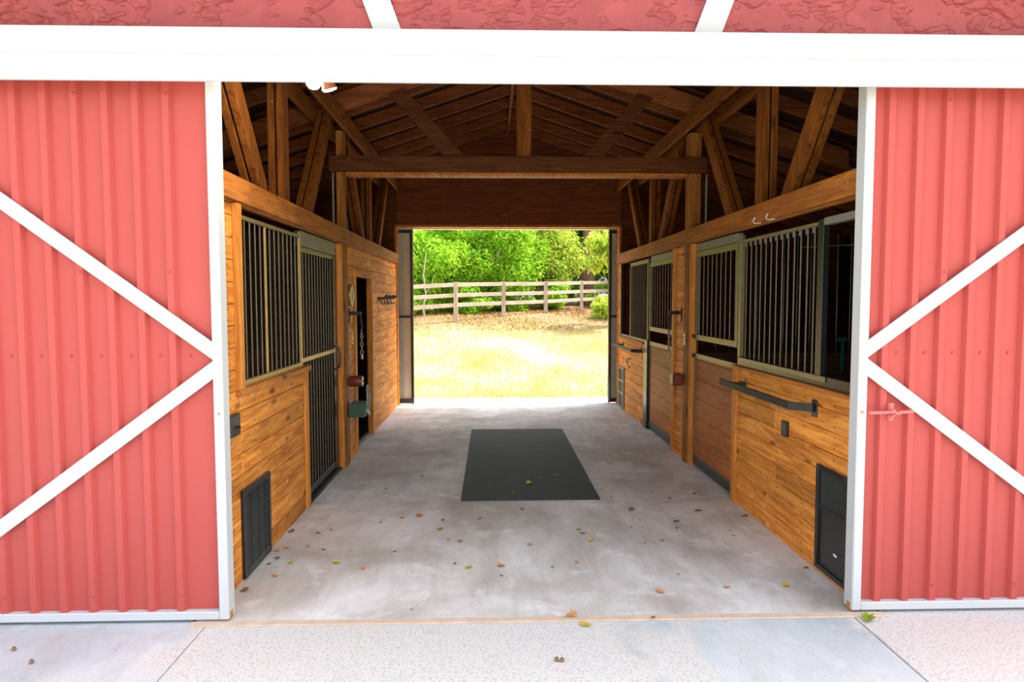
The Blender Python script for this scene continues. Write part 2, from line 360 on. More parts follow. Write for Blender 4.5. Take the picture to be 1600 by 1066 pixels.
def blades(name, N, xr, yr, h, mat, wdt=.006, p=1.0):
    x = rng.uniform(*xr, N); y = yr[0] + (yr[1]-yr[0])*rng.random(N)**p
    z = np.array([gz(q) for q in y]) - .012
    a = rng.uniform(0, 2*np.pi, N); hh = h*rng.uniform(.5, 1.3, N); ww = wdt*(1+ (y-12)/8)
    l = rng.uniform(-.6, .6, (N, 2))*hh[:, None]
    v = np.zeros((N, 3, 3)); v[:, 0] = np.stack([x-ww*np.cos(a), y-ww*np.sin(a), z], 1); v[:, 1] = np.stack([x+ww*np.cos(a), y+ww*np.sin(a), z], 1)
    v[:, 2] = np.stack([x+l[:, 0], y+l[:, 1], z+hh], 1)
    me = bpy.data.meshes.new(name); me.from_pydata(v.reshape(-1, 3).tolist(), [], np.arange(3*N).reshape(-1, 3).tolist()); me.materials.append(mat)
    o = bpy.data.objects.new(name, me); col.objects.link(o); return o
tag(blades('grass_blades', 60000, (-7, 8), (12.1, 26), .06, M['grass'], .007, 1.3), 'short dry yellow grass covering the lawn behind the barn', 'grass', kind='stuff')
tag(blades('leaf_litter', 9000, (-8, 9), (22, 31), .05, leafmat('brown_litter', [(.24,.10,.04,1), (.36,.18,.09,1), (.45,.27,.14,1), (.22,.25,.04,1)], .2), .02), 'brown leaf litter and weeds along the foot of the rail fence', 'leaf litter', kind='stuff')

# ------------------------------------------------------------------ barn shell
def siding(b, X, s, y0, y1, z0, z1, seed=0, th=.02, bh=.133):
    """horizontal boards whose aisle face is at X; s = +1 when the aisle is on the +X side"""
    k0 = int(math.floor(z0/bh)); z = k0*bh
    while z < z1-.004:
        a, c = max(z, z0), min(z+bh-.004, z1)
        if c-a > .01:
            r = random.Random(int(z*1000)+seed); y = y0; cuts = []
            while True:
                y += r.uniform(1.0, 2.6)
                if y > y1-.3: break
                cuts.append(y)
            ps = [y0]+cuts+[y1]
            for p, q in zip(ps[:-1], ps[1:]): b.box(X, X-s*th, p+.0006, q-.0006, a, c)
        z += bh
    b.box(X-s*th, X-s*(th+.03), y0, y1, z0, z1, 1)
bl = MB()
siding(bl, XL, 1, Y0, 4.23, 0, 2.33, 1); siding(bl, XL, 1, 4.23, 5.66, 0, 1.17, 1)
siding(bl, XL, 1, 7.27, 7.76, 0, 2.33, 3); siding(bl, XL, 1, 7.76, 8.86, 2.05, 2.33, 3); siding(bl, XL, 1, 8.86, YE, 0, 2.33, 4)
struct(build(bl, 'wall_left', [M['siding'], M['blackm']], keep=True, bevel=.0025), 'stained board wall on the left side of the aisle', 'wall')
br = MB()
siding(br, XR, -1, Y0, 5.72, 0, 1.17, 5); siding(br, XR, -1, 7.30, 7.74, 0, 2.33, 6); siding(br, XR, -1, 9.32, YE, 0, 1.13, 7)
siding(br, XR, -1, 11.06, YE, 1.13, 2.33, 7)
struct(build(br, 'wall_right', [M['siding'], M['blackm']], keep=True, bevel=.0025), 'stained board wall on the right side of the aisle', 'wall')
# back gable wall
b = MB()
TOPG = lambda x: zr(x)+.16
b.prism([(OL, 0), (XL-.03, 0), (XL-.03, 2.95), (XR+.05, 2.95), (XR+.05, 0), (OR, 0), (OR, TOPG(OR)), (XC, TOPG(XC)), (OL, TOPG(OL))], 'Y', YE+.01, YE+.14)
struct(build(b, 'wall_back', M['ply'], keep=True), 'dark brown plywood gable wall around the back doorway', 'wall')
b = MB(); b.box(-1.55, .3, YE-.03, YE, 2.975, 3.82); b.box(.304, 2.12, YE-.03, YE, 2.975, 3.82)
struct(build(b, 'gable_panel', wood('reddish_plywood', (.25,.075,.022,1), (.15,.04,.013,1), 'X', .7, .15, False), bevel=.002), 'reddish brown plywood panel above the back doorway', 'wall panel')
b = MB(); b.box(-1.57, 2.13, YE-.045, YE+.15, 2.935, 2.975); b.box(-1.585, -1.545, YE-.05, YE+.15, 0, 2.935); b.box(2.095, 2.135, YE-.05, YE+.15, 0, 2.935)
struct(build(b, 'trim_1', M['trim_y'], bevel=.003), 'orange wood casing around the back doorway', 'trim')
# side walls
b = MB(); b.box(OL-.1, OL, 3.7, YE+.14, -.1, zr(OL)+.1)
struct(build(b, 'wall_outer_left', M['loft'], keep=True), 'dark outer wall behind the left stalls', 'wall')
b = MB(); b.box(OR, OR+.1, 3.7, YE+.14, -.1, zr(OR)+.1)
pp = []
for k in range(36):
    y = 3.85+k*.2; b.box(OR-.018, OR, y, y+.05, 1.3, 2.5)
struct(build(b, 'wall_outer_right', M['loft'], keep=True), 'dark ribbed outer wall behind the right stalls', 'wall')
def boards_x(b, y, x0, x1, z0, z1, th=.04):
    z = z0
    while z < z1-.01:
        b.box(x0, x1, y-th/2, y+th/2, z, min(z+.18, z1)-.003); z += .18
b = MB(); boards_x(b, YM, OL, XL-.1, 0, 2.45)
struct(build(b, 'partition_left', M['siding_x'], keep=True), 'board partition between the left stall and tack room', 'wall')
b = MB(); boards_x(b, YM, XR+.15, OR-.05, 0, 1.18)
for k in range(24): b.box(XR+.15+k*.145, XR+.165+k*.145, YM-.01, YM+.01, 1.18, 2.45, 1)
struct(build(b, 'partition_right', [M['siding_x'], M['black']], keep=True), 'board and bar partition between the two right stalls', 'wall')
b = MB()
z = 0
while z < 1.3: b.box(OR-.04, OR-.001, 3.8, YE, z, z+.177); z += .18
struct(build(b, 'kickboards', wood('shade_dark_kickboards', (.13,.055,.018,1), (.06,.024,.009,1), 'Y', .7, .2), keep=True), 'board lining low on the outer wall of the right stalls', 'wall lining')  # board colour darkened to imitate shade in the stall
# front wall (ring around the opening) with gable
b = MB()
b.prism([(OL-.1, -.05), (XL+.03, -.05), (XL+.03, 3.02), (XR-.03, 3.02), (XR-.03, -.05), (OR+.1, -.05), (OR+.1, TOPG(OR)), (XC, TOPG(XC)), (OL-.1, TOPG(OL))], 'Y', 3.745, 3.78)
struct(build(b, 'wall_front', M['ply'], keep=True), 'wooden inner face of the front gable wall', 'wall')
b = MB(); b.prism([(XC-4.7, 3.02), (XC+4.7, 3.02), (XC, TOPG(XC)-.02)], 'Y', 3.70, 3.744)
struct(build(b, 'wall_gable', M['stucco'], keep=True), 'red trowelled stucco above the white header', 'wall')
b = MB(); b.box(OL-.1, -3.4, 3.71, 3.744, -.05, 2.99); b.box(3.96, OR+.1, 3.71, 3.744, -.05, 2.99)
for k in range(12): b.box(OL-.1+k*.155, OL-.065+k*.155, 3.702, 3.71, -.05, 2.99); b.box(3.97+k*.155, 4.0+k*.155, 3.702, 3.71, -.05, 2.99)
struct(build(b, 'wall_front_siding', M['red'], keep=True), 'red metal siding of the barn front beyond the doors', 'wall')
# roof deck, both slopes
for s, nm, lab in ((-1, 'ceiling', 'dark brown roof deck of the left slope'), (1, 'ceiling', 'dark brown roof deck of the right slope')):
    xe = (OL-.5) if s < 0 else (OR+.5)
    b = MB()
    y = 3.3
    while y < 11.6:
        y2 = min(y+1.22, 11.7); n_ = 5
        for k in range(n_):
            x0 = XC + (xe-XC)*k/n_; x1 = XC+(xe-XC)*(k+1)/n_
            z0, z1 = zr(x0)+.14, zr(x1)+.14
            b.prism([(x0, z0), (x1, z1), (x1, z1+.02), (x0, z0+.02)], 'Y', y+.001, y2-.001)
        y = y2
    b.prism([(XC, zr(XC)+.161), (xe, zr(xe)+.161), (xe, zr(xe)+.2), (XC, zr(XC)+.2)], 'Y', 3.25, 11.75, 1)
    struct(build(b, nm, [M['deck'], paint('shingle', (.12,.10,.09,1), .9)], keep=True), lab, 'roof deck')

# ------------------------------------------------------------------ rafters
ry = [8.54+.61*k for k in range(-8, 5)]
ry = [y for y in ry if 3.85 < y < 11.15]
ordn = ['nearest the back gable', 'second from the back gable', 'third from the back gable', 'fourth from the back gable', 'fifth from the back gable', 'sixth from the back gable', 'seventh from the back gable', 'eighth from the back gable', 'ninth from the back gable', 'tenth from the back gable', 'eleventh from the back gable', 'twelfth from the back gable']
for i, y in enumerate(sorted(ry, reverse=True)):
    for s in (-1, 1):
        xe = OL+.01 if s < 0 else OR-.01
        b = MB(); x0 = XC+s*.022
        b.prism([(x0, zr(x0)), (xe, zr(xe)), (xe, zr(xe)+.139), (x0, zr(x0)+.139)], 'Y', y-.019, y+.019)
        if i in (5,6): # sistered board beside the rafter near the cross beam
            pass
        o = build(b, 'roof_rafter', M['rafter'], bevel=.003)
        tag(o, 'brown roof rafter on the %s slope, %s' % ('left' if s < 0 else 'right', ordn[i]), 'rafter', 'roof rafters')
b = MB(); b.box(XC-.02, XC+.02, 3.8, YE, zr(XC)-.03, zr(XC)+.15)
tag(build(b, 'ridge_board', M['timber_y'], bevel=.003), 'brown ridge board at the peak where the rafters meet', 'ridge board')

# ------------------------------------------------------------------ middle roof truss with its two posts
t = root('cross_truss', (XC, 7.2, 3.04), 'brown cross beam truss spanning the aisle between the middle posts', 'roof truss')
b = MB(); b.box(-1.66, 2.24, 7.08, 7.12, 3.062, 3.222); build(b, 'front_tie_board', M['timber_x'], t, .003)
b = MB(); b.box(-1.505, 2.045, 7.121, 7.29, 3.035, 3.20); tag(build(b, 'tie_beam', M['trim_y'], t, .003), 'tie beam coloured orange for the light on its underside')  # lighter wood colour stands for outside light on the underside
b = MB(); b.box(.262, .415, 7.121, 7.20, 3.20, 4.25); build(b, 'king_post', M['timber_z'], t, .003)
for nm, p, q in (('strut', (-.30, 3.14), (-1.05, 3.97)), ('strut', (.98, 3.14), (1.67, 3.94))):
    b = MB(); b.beam((p[0], 7.16, p[1]), (q[0], 7.16, q[1]), (1,0,0), .155, .076); build(b, nm, M['timber_x'], t, .003)
for s in (-1, 1):
    xe = -3.2 if s < 0 else 3.74; x0 = XC+s*.05
    for yy in ((7.10, 7.139), (7.182, 7.221)):
        b = MB(); zz = lambda x: zr(x)-.165
        b.prism([(x0, zz(x0)), (xe, zz(xe)), (xe, zz(xe)+.16), (x0, zz(x0)+.16)], 'Y', yy[0], yy[1]); build(b, 'top_chord', M['rafter'], t, .003)
for s, x0, x1, lab in ((-1, -1.597, -1.525, 'square wooden post left of the aisle under the cross beam'), (1, 2.065, 2.19, 'square wooden post right of the aisle under the cross beam')):
    b = MB(); b.box(x0, x1, 7.125, 7.268, 0, 3.485)
    tag(build(b, 'wooden_post', M['post_z'], bevel=.004), lab, 'post')
b = MB(); b.tube([(-1.622, 7.09, 2.52), (-1.622, 7.09, 3.05)], .011, 8)
tag(build(b, 'conduit', M['galv'], smooth=True), 'thin grey conduit rising beside the left middle post', 'conduit')
b = MB(); b.tube([(2.225, 7.06, 2.52), (2.225, 7.06, 3.04)], .012, 8)
tag(build(b, 'conduit', M['galv'], smooth=True), 'thin grey conduit rising beside the right middle post', 'conduit')

# ------------------------------------------------------------------ long trusses above the aisle walls
def long_truss(side, y0, y1, lab):
    s = 1 if side == 'L' else -1      # aisle direction
    Xf = XL+.04 if side == 'L' else XR-.04
    Xw = -1.60 if side == 'L' else 2.13
    yc = (y0+y1)/2
    t = root('wall_truss', (Xf-s*.05, yc, 2.32), lab, 'truss', 'timber trusses above the stall fronts')
    b = MB(); b.box(Xf, Xf-s*.04, y0, y1, 2.345, 2.492); b.box(Xf-s*.04, Xf-s*.09, y0, y1, 2.335, 2.49)
    build(b, 'bottom_beam', M['fascia'], t, .003)
    for o_, n_ in ((.06, 0), (-.16, 1)):
        b = MB(); xx = Xw+s*.10 if n_ == 0 else Xw-s*.13
        b.box(xx-.02, xx+.02, y0, y1, 3.49, 3.65); build(b, 'top_chord', M['timber_y'], t, .003)
    def web(ya, yb, nm):
        for k in range(2):
            b = MB(); x0 = Xw-s*.027-s*.068*k
            b.beam((x0, ya, 2.46), (x0, yb, 3.50 if ya == yb else 3.64), (0,1,0), .145, .052, 0); build(b, nm, M['timber_z'], t, .003)
    web(yc-.05, yc-.05, 'upright')
    web(yc-.52, yc-1.50, 'diagonal_brace'); web(yc+.58, yc+1.52, 'diagonal_brace')
long_truss('L', Y0, 7.19, 'near left wall truss above the barred stall with beam, upright and two braces')
long_truss('L', 7.20, YE, 'far left wall truss above the tack room wall')
long_truss('R', Y0, 7.19, 'near right wall truss above the barred window and stall door')
long_truss('R', 7.20, YE, 'far right wall truss above the back right stall')

# ------------------------------------------------------------------ trims
def bx(name, mat, dims, lab, cat='trim', bev=.003):
    b = MB(); b.box(*dims); return struct(build(b, name, mat, bevel=bev), lab, cat)
bx('trim_2', M['trim_z'], (XL, XL+.035, 4.16, 4.235, 1.16, 2.335), 'upright orange casing at the near edge of the left barred window')
bx('trim_3', M['trim_y'], (XL-.03, XL+.045, 4.15, 5.735, 1.165, 1.205), 'wooden sill under the left barred window')
bx('trim_4', M['trim_z'], (XL-.04, XL+.02, 5.645, 5.735, 0, 1.165), 'upright trim between left half wall and barred door')
bx('trim_5', M['trim_z'], (XL-.04, XL+.02, 7.03, 7.115, 0, 2.33), 'upright orange trim beyond the left barred door')
bx('trim_6', M['trim_z'], (XL-.05, XL+.022, 7.72, 7.80, 0, 2.10), 'near door casing of the tack room')
bx('trim_7', M['trim_z'], (XL-.05, XL+.022, 8.80, 8.88, 0, 2.10), 'far door casing of the tack room')
bx('trim_8', M['trim_y'], (XL-.05, XL+.022, 7.801, 8.799, 2.02, 2.10), 'head casing of the tack room door')
bx('trim_9', M['trim_z'], (XR-.022, XR+.04, 5.715, 5.80, 0, 1.165), 'upright pale trim between right half wall and stall door')
bx('trim_10', M['trim_y'], (XR-.03, XR+.04, Y0+.01, 5.80, 1.165, 1.19), 'wooden cap along the right half wall')
bx('trim_11', M['trim_z'], (XR-.022, XR+.04, 7.03, 7.115, 0, 2.33), 'upright trim beyond the near right stall door')
bx('trim_12', M['trim_z'], (XR-.022, XR+.04, 7.72, 7.80, 0, 2.33), 'upright trim before the far right stall door')
bx('trim_13', M['trim_y'], (XR-.03, XR+.04, 9.30, YE-.06, 1.13, 1.165), 'wooden sill under the far right barred window')
bx('trim_14', M['galv'], (XL-.075, XL-.02, 7.801, 8.799, -.005, .035), 'metal threshold of the tack room door', 'threshold')
# tack room wall, its black standing for the unlit room
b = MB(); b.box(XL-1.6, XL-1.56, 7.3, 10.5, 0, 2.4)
struct(build(b, 'tack_room_wall', M['loft']), 'shade-black inner wall of the tack room seen through its doorway', 'wall')

# ------------------------------------------------------------------ stall grilles and doors
def bars(par, X, ys_, z0, z1, mat='steel', r=.0058):
    out = []
    for y in ys_:
        b = MB(); b.tube([(X, y, z0), (X, y, z1)], r, 8); out.append(build(b, 'bar', M[mat], par, smooth=True))
    return out
def lin(a, b_, n): return [a+(b_-a)*k/(n-1) for k in range(n)]
# near left window grille
X = XL-.012
t = root('window_grille', (X, 4.94, 1.205), 'black barred grille of the near left stall with lower rail coloured as lit', 'window grille')
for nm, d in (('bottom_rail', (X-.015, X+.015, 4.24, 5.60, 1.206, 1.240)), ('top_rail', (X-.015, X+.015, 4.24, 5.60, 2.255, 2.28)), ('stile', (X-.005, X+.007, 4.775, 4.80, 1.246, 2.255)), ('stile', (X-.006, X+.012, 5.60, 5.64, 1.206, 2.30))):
    b = MB(); b.box(*d); build(b, nm, M['rail' if nm == 'top_rail' else 'yellow_lit_rail'], t, .002)
bars(t, X, lin(4.30, 4.69, 5), 1.24, 2.26); bars(t, X, lin(4.89, 5.51, 7), 1.24, 2.26)
# near left full bar door
X = XL-.045
t = root('barred_stall_door', (X, 6.35, .03), 'full height black barred door of the near left stall', 'stall door')
for nm, d, m_ in (('mid_rail', (X-.015, X+.022, 5.665, 6.93, 1.225, 1.262), 'yellow_lit_rail'), ('top_rail', (X-.015, X+.015, 5.665, 6.93, 2.155, 2.195), 'rail'), ('bottom_rail', (X-.015, X+.015, 5.665, 6.93, .05, .11), 'black'),
               ('stile', (X-.02, X+.012, 5.665, 5.69, .05, 2.20), 'black'), ('stile', (X-.02, X+.02, 6.86, 7.02, .03, 2.27), 'black')):
    b = MB(); b.box(*d); build(b, nm, M[m_], t, .002)
by = lin(5.75, 6.82, 12)
bars(t, X, by, 1.25, 2.16); bars(t, X, by, .10, 1.235)
b = MB(); b.tube([(X+.02, 6.88, 1.29), (X+.065, 6.88, 1.27), (X+.075, 6.88, 1.2), (X+.065, 6.88, 1.08), (X+.02, 6.88, 1.05)], .011, 8); build(b, 'handle', M['black'], t, smooth=True)
b = MB(); b.box(XL-.06, XL-.005, 5.66, 6.88, 2.20, 2.32); tag(build(b, 'door_track', M['galv'], bevel=.003), 'pale metal track cover above the left barred door', 'door track')
b = MB(); b.box(XL-.10, XL+.005, 5.74, 7.02, -.002, .022); tag(build(b, 'floor_guide', M['blackm'], bevel=.003), 'dark floor guide under the left barred door', 'floor guide')

def hatch_door(y0, y1, lab, mat, nb):
    X = XR+.03; rails = []
    t = root('stall_door', (X, (y0+y1)/2, .03), lab, 'stall door', 'right stall doors')
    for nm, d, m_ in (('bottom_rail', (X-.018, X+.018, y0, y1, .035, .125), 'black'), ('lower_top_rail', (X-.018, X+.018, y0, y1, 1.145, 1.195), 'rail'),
                      ('stile', (X-.018, X+.018, y0, y0+.04, .125, 1.145), 'black' if y0 < 7 else 'rail'), ('stile', (X-.018, X+.018, y1-.04, y1, .125, 1.145), 'rail' if y0 < 7 else 'black'),  # post-side stile takes the painted lit tone, the other stays black
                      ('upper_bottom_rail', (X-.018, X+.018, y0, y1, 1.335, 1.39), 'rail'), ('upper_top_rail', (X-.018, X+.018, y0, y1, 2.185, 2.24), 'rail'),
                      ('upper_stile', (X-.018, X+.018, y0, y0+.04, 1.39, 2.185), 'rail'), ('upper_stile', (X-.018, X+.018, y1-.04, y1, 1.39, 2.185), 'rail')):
        b = MB(); b.box(*d); rl = build(b, nm, M[m_], t, .002)
        if nm in ('lower_top_rail', 'upper_bottom_rail'): rails.append(rl)
    b = MB(); z = .126; k = 0
    while z < 1.14:
        b.box(X-.010, X+.012, y0+.041, y1-.041, z, min(z+.198, 1.144)); z += .2
    build(b, 'wood_panel', mat, t, .003)
    bars(t, X, lin(y0+.10, y1-.10, nb), 1.38, 2.19, 'steel')
    for z, rl in ((1.37, rails[1]), (1.17, rails[0])):
        b = MB(); b.box(X-.035, X-.018, y1-.03 if y0 < 7 else y0-.01, y1+.05 if y0 < 7 else y0+.05, z-.012, z+.012); b.tube([(X-.045, (y1 if y0 < 7 else y0+.0), z), (X-.028, (y1 if y0 < 7 else y0), z)], .02, 10)
        build(b, 'latch', M['black'], rl, smooth=True)
hatch_door(5.80, 7.02, 'near right stall door with bars above and reddish boards below', M['panel_red'], 9)
hatch_door(7.81, 9.06, 'far right stall door with bars above and brown boards below', M['panel'], 9)
b = MB(); b.box(XR+.005, XR+.06, 5.80, 6.95, 2.245, 2.32); tag(build(b, 'door_track', M['galv'], bevel=.003), 'pale metal track cover above the near right stall door', 'door track')
b = MB(); b.box(XR+.005, XR+.06, 7.82, 8.98, 2.245, 2.32); tag(build(b, 'door_track', M['galv'], bevel=.003), 'pale metal track cover above the far right stall door', 'door track')
b = MB(); b.box(XR-.012, XR+.06, 9.08, 9.295, 0, 1.20); tag(build(b, 'steel_jamb', M['black'], bevel=.004), 'black steel jamb between far right stall door and half wall', 'door jamb')

# near right window grille with open part
X = XR+.02
t = root('window_grille', (X, 4.85, 1.19), 'black barred grille above the near right half wall with open gap', 'window grille')
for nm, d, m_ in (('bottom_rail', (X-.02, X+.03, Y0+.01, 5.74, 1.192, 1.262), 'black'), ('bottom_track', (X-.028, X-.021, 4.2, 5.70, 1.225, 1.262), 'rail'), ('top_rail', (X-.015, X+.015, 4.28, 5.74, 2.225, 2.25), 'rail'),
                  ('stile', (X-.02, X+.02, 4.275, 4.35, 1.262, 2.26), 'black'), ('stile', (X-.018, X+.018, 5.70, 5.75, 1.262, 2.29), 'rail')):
    b = MB(); b.box(*d); build(b, nm, M[m_], t, .002)
yy = lin(4.43, 5.62, 13)
bb_ = bars(t, X, yy, 1.25, 2.235)
for y, pb in zip(yy, bb_):
    b = MB(); b.box(X-.014, X-.007, y-.009, y+.009, 2.185, 2.222); build(b, 'clip', M['galv'], pb)
b = MB(); b.box(XR+.0, XR+.05, Y0+.01, 4.27, 2.22, 2.265); tag(build(b, 'window_track', M['galv'], bevel=.002), 'grey track above the open part of the near right window', 'window track')
# far right window grille
t = root('window_grille', (X, 9.9, 1.165), 'black barred grille of the far right stall beside the back doorway', 'window grille')
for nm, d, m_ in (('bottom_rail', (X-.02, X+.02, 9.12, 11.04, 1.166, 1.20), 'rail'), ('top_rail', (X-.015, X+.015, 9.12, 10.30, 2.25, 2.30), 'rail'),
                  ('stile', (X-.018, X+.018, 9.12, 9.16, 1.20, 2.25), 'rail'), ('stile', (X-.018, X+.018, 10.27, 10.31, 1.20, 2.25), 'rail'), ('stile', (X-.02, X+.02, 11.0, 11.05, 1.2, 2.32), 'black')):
    b = MB(); b.box(*d); build(b, nm, M[m_], t, .002)
bars(t, X, lin(9.24, 10.19, 10), 1.19, 2.26)

# ------------------------------------------------------------------ fittings on the walls
def blanket_bar(y0, y1, z, lab):
    X = XR
    t = root('blanket_bar', (X-.06, (y0+y1)/2, z-.03), lab, 'blanket bar', 'black bars on the right half walls')
    b = MB(); b.box(X-.135, X-.115, y0+.10, y1+.10, z-.025, z+.025)
    b.prism([(X-.135, y0+.10), (X-.115, y0+.10), (X-.006, y0), (X-.02, y0-.012)], 'Z', z-.025, z+.025)
    build(b, 'flat_bar', M['blackm'], t, .002)
    b = MB(); b.box(X-.008, X, y0-.04, y0+.03, z-.055, z+.055); build(b, 'wall_plate', M['black'], t, .002)
    b = MB(); b.box(X-.008, X, y1-.17, y1-.12, z-.05, z+.05); b.box(X-.116, X-.006, y1-.155, y1-.135, z-.012, z+.022); build(b, 'bracket', M['black'], t, .002)
blanket_bar(4.33, 5.70, 1.045, 'black flat blanket bar on the near right half wall')
blanket_bar(9.45, 10.95, 1.03, 'short looking black blanket bar on the far right half wall')

def box_thing(name, dims, mat, lab, cat, bev=.003):
    b = MB(); b.box(*dims); return tag(build(b, name, mat, bevel=bev), lab, cat)
t = root('outlet_box', (XR, 4.745, .77), 'black covered outlet on the near right half wall', 'outlet')
b = MB(); b.box(XR-.022, XR, 4.70, 4.79, .775, .885); build(b, 'cover', M['black'], t, .004)
b = MB(); b.box(XR-.028, XR-.022, 4.715, 4.735, .79, .87); build(b, 'flap_lip', M['steel'], t, .001)
t = root('outlet_box', (XL, 4.08, .93), 'black covered outlet on the near left half wall', 'outlet')
b = MB(); b.box(XL, XL+.03, 4.0, 4.145, .935, 1.065); build(b, 'cover', M['black'], t, .004)
b = MB(); b.tube([(XL+.03, 4.10, .99), (XL+.045, 4.10, .985)], .008, 8); build(b, 'knob', M['black'], t)

# left floor vent
t = root('floor_vent', (XL, 4.45, 0), 'black louvred vent low on the near left half wall', 'vent')
b = MB(); y0, y1, z0, z1 = 4.19, 4.70, .01, .57
for d in ((XL, XL+.022, y0, y0+.045, z0, z1), (XL, XL+.022, y1-.045, y1, z0, z1), (XL, XL+.022, y0+.045, y1-.045, z0, z0+.045), (XL, XL+.022, y0+.045, y1-.045, z1-.045, z1)): b.box(*d)
build(b, 'frame', M['black'], t, .003)
b = MB(); b.box(XL+.0005, XL+.004, y0+.045, y1-.045, z0+.045, z1-.045); build(b, 'backing', M['blackm'], t)
b = MB()
for k in range(27):
    z = z0+.055+k*.017
    b.prism([(XL+.004, z), (XL+.016, z-.006), (XL+.016, z-.003), (XL+.004, z+.003)], 'Y', y0+.046, y1-.046)
build(b, 'louvres', paint('louvre_metal', (.06,.065,.06,1), .4, .3), t)
b = MB()
for y in (4.335, 4.475, 4.60): b.box(XL+.004, XL+.017, y-.004, y+.004, z0+.045, z1-.045)
build(b, 'divider', M['black'], t)
# right feed hatch
t = root('feed_hatch', (XR, 4.07, 0), 'black framed hatch with fine grille low on the near right half wall', 'hatch')
y0, y1, z0, z1 = 3.85, 4.25, .03, .70
b = MB()
for d in ((XR-.022, XR, y0, y0+.035, z0, z1), (XR-.022, XR, y1-.035, y1, z0, z1), (XR-.022, XR, y0+.035, y1-.035, z0, z0+.03), (XR-.022, XR, y0+.035, y1-.035, z1-.03, z1), (XR-.018, XR, y0+.035, y1-.035, .43, .45)): b.box(*d)
build(b, 'frame', M['black'], t, .003)
b = MB(); b.box(XR-.008, XR-.0005, y0+.035, y1-.035, z0+.03, z1-.03); build(b, 'panel', M['black'], t)
b = MB()
for k in range(15): b.box(XR-.013, XR-.008, y0+.05+k*.021, y0+.056+k*.021, .45, z1-.03)
build(b, 'grille', paint('hatch_grille_metal', (.05,.055,.05,1), .4, .3), t)
b = MB(); b.tube([(XR-.024, 3.99, .20), (XR-.034, 3.95, .203)], .007, 8); build(b, 'knob', M['insulator'], t)
# far right hatch
t = root('feed_hatch', (XR, 10.88, 0), 'narrow black hatch with three openings beside the back doorway', 'hatch')
b = MB(); y0, y1 = 10.66, 11.10
for d in ((XR-.02, XR, y0, y0+.05, .01, .67), (XR-.02, XR, y1-.05, y1, .01, .67)): b.box(*d)
for z in (.01, .23, .43, .63): b.box(XR-.02, XR, y0+.05, y1-.05, z, z+.035)
build(b, 'frame', M['galv'], t, .002)
b = MB(); b.box(XR-.008, XR-.001, y0+.05, y1-.05, .03, .65); build(b, 'panel', M['blackm'], t)
b = MB(); b.tube([(XR, 10.15, .86), (XR-.06, 10.15, .86), (XR-.07, 10.15, .80), (XR-.03, 10.15, .72), (XR-.01, 10.15, .76)], .008, 6)
tag(build(b, 'wall_hook', M['black'], smooth=True), 'small dark hook below the far right blanket bar', 'hook')

# left wall fittings
t = root('wall_dial', (XL, 7.5, 1.68), 'round cream dial on the board wall beside the left post', 'dial')
b = MB(); b.lathe([(.0, 0), (.118, 0), (.122, .012), (.118, .03), (.108, .034), (.106, .024), (0, .024)], (XL, 7.52, 1.80), 'X', 32); build(b, 'rim', paint('brass_rim', (.42,.27,.08,1), .35, .1, .6), t, smooth=True)
b = MB(); b.lathe([(0, 0), (.105, 0), (.104, .006), (0, .006)], (XL+.0245, 7.52, 1.80), 'X', 32); fc = build(b, 'face', M['cream'], t, smooth=True)
b = MB(); b.beam((XL+.033, 7.52, 1.79), (XL+.033, 7.55, 1.87), (0,1,0), .008, .003); b.beam((XL+.033, 7.52, 1.79), (XL+.033, 7.50, 1.74), (0,1,0), .008, .003); build(b, 'needle', M['blackm'], fc)

def halter(side, y, lab):
    s = 1 if side == 'L' else -1; X = XL if side == 'L' else XR-.0
    t = root('tie_ring', (X, y, 1.25), lab, 'tie chain')
    b = MB(); b.box(X, X+s*.012, y-.035, y+.035, 1.50, 1.66); b.box(X+s*.012, X+s*.13, y-.012, y+.012, 1.585, 1.625); build(b, 'bracket', M['black'], t, .002)
    b = MB(); b.tube([(X+s*.12, y, 1.59), (X+s*.135, y, 1.52), (X+s*.14, y+.01, 1.46), (X+s*.13, y, 1.40)], .009, 6); b.tube([(X+s*.11, y+.03, 1.59), (X+s*.115, y+.05, 1.50), (X+s*.13, y+.03, 1.42)], .009, 6); build(b, 'strap', M['blackm'], t, smooth=True)
    for k in range(6):
        z = 1.40-k*.045; r = .022
        pts = [(X+s*.13 + (r*.6*math.cos(a) if k % 2 else 0), y+(0 if k % 2 else r*.7*math.cos(a)), z+r*1.25*math.sin(a)) for a in [2*math.pi*j/10 for j in range(10)]]
        b = MB(); b.tube(pts, .0065, 6, closed=True); build(b, 'chain_link', M['chrome'], t, smooth=True)
    b = MB(); b.tube([(X+s*.13, y, 1.15), (X+s*.13, y, 1.10)], .012, 8); b.lathe([(.006,-.015),(.022,-.005),(.022,.005),(.006,.015)], (X+s*.13, y, 1.12), 'X', 12); build(b, 'snap', M['chrome'], t, smooth=True)
halter('L', 7.50, 'black bracket with hanging steel chain on the left wall under the dial')
halter('R', 7.50, 'black bracket with hanging steel chain beside the right post')
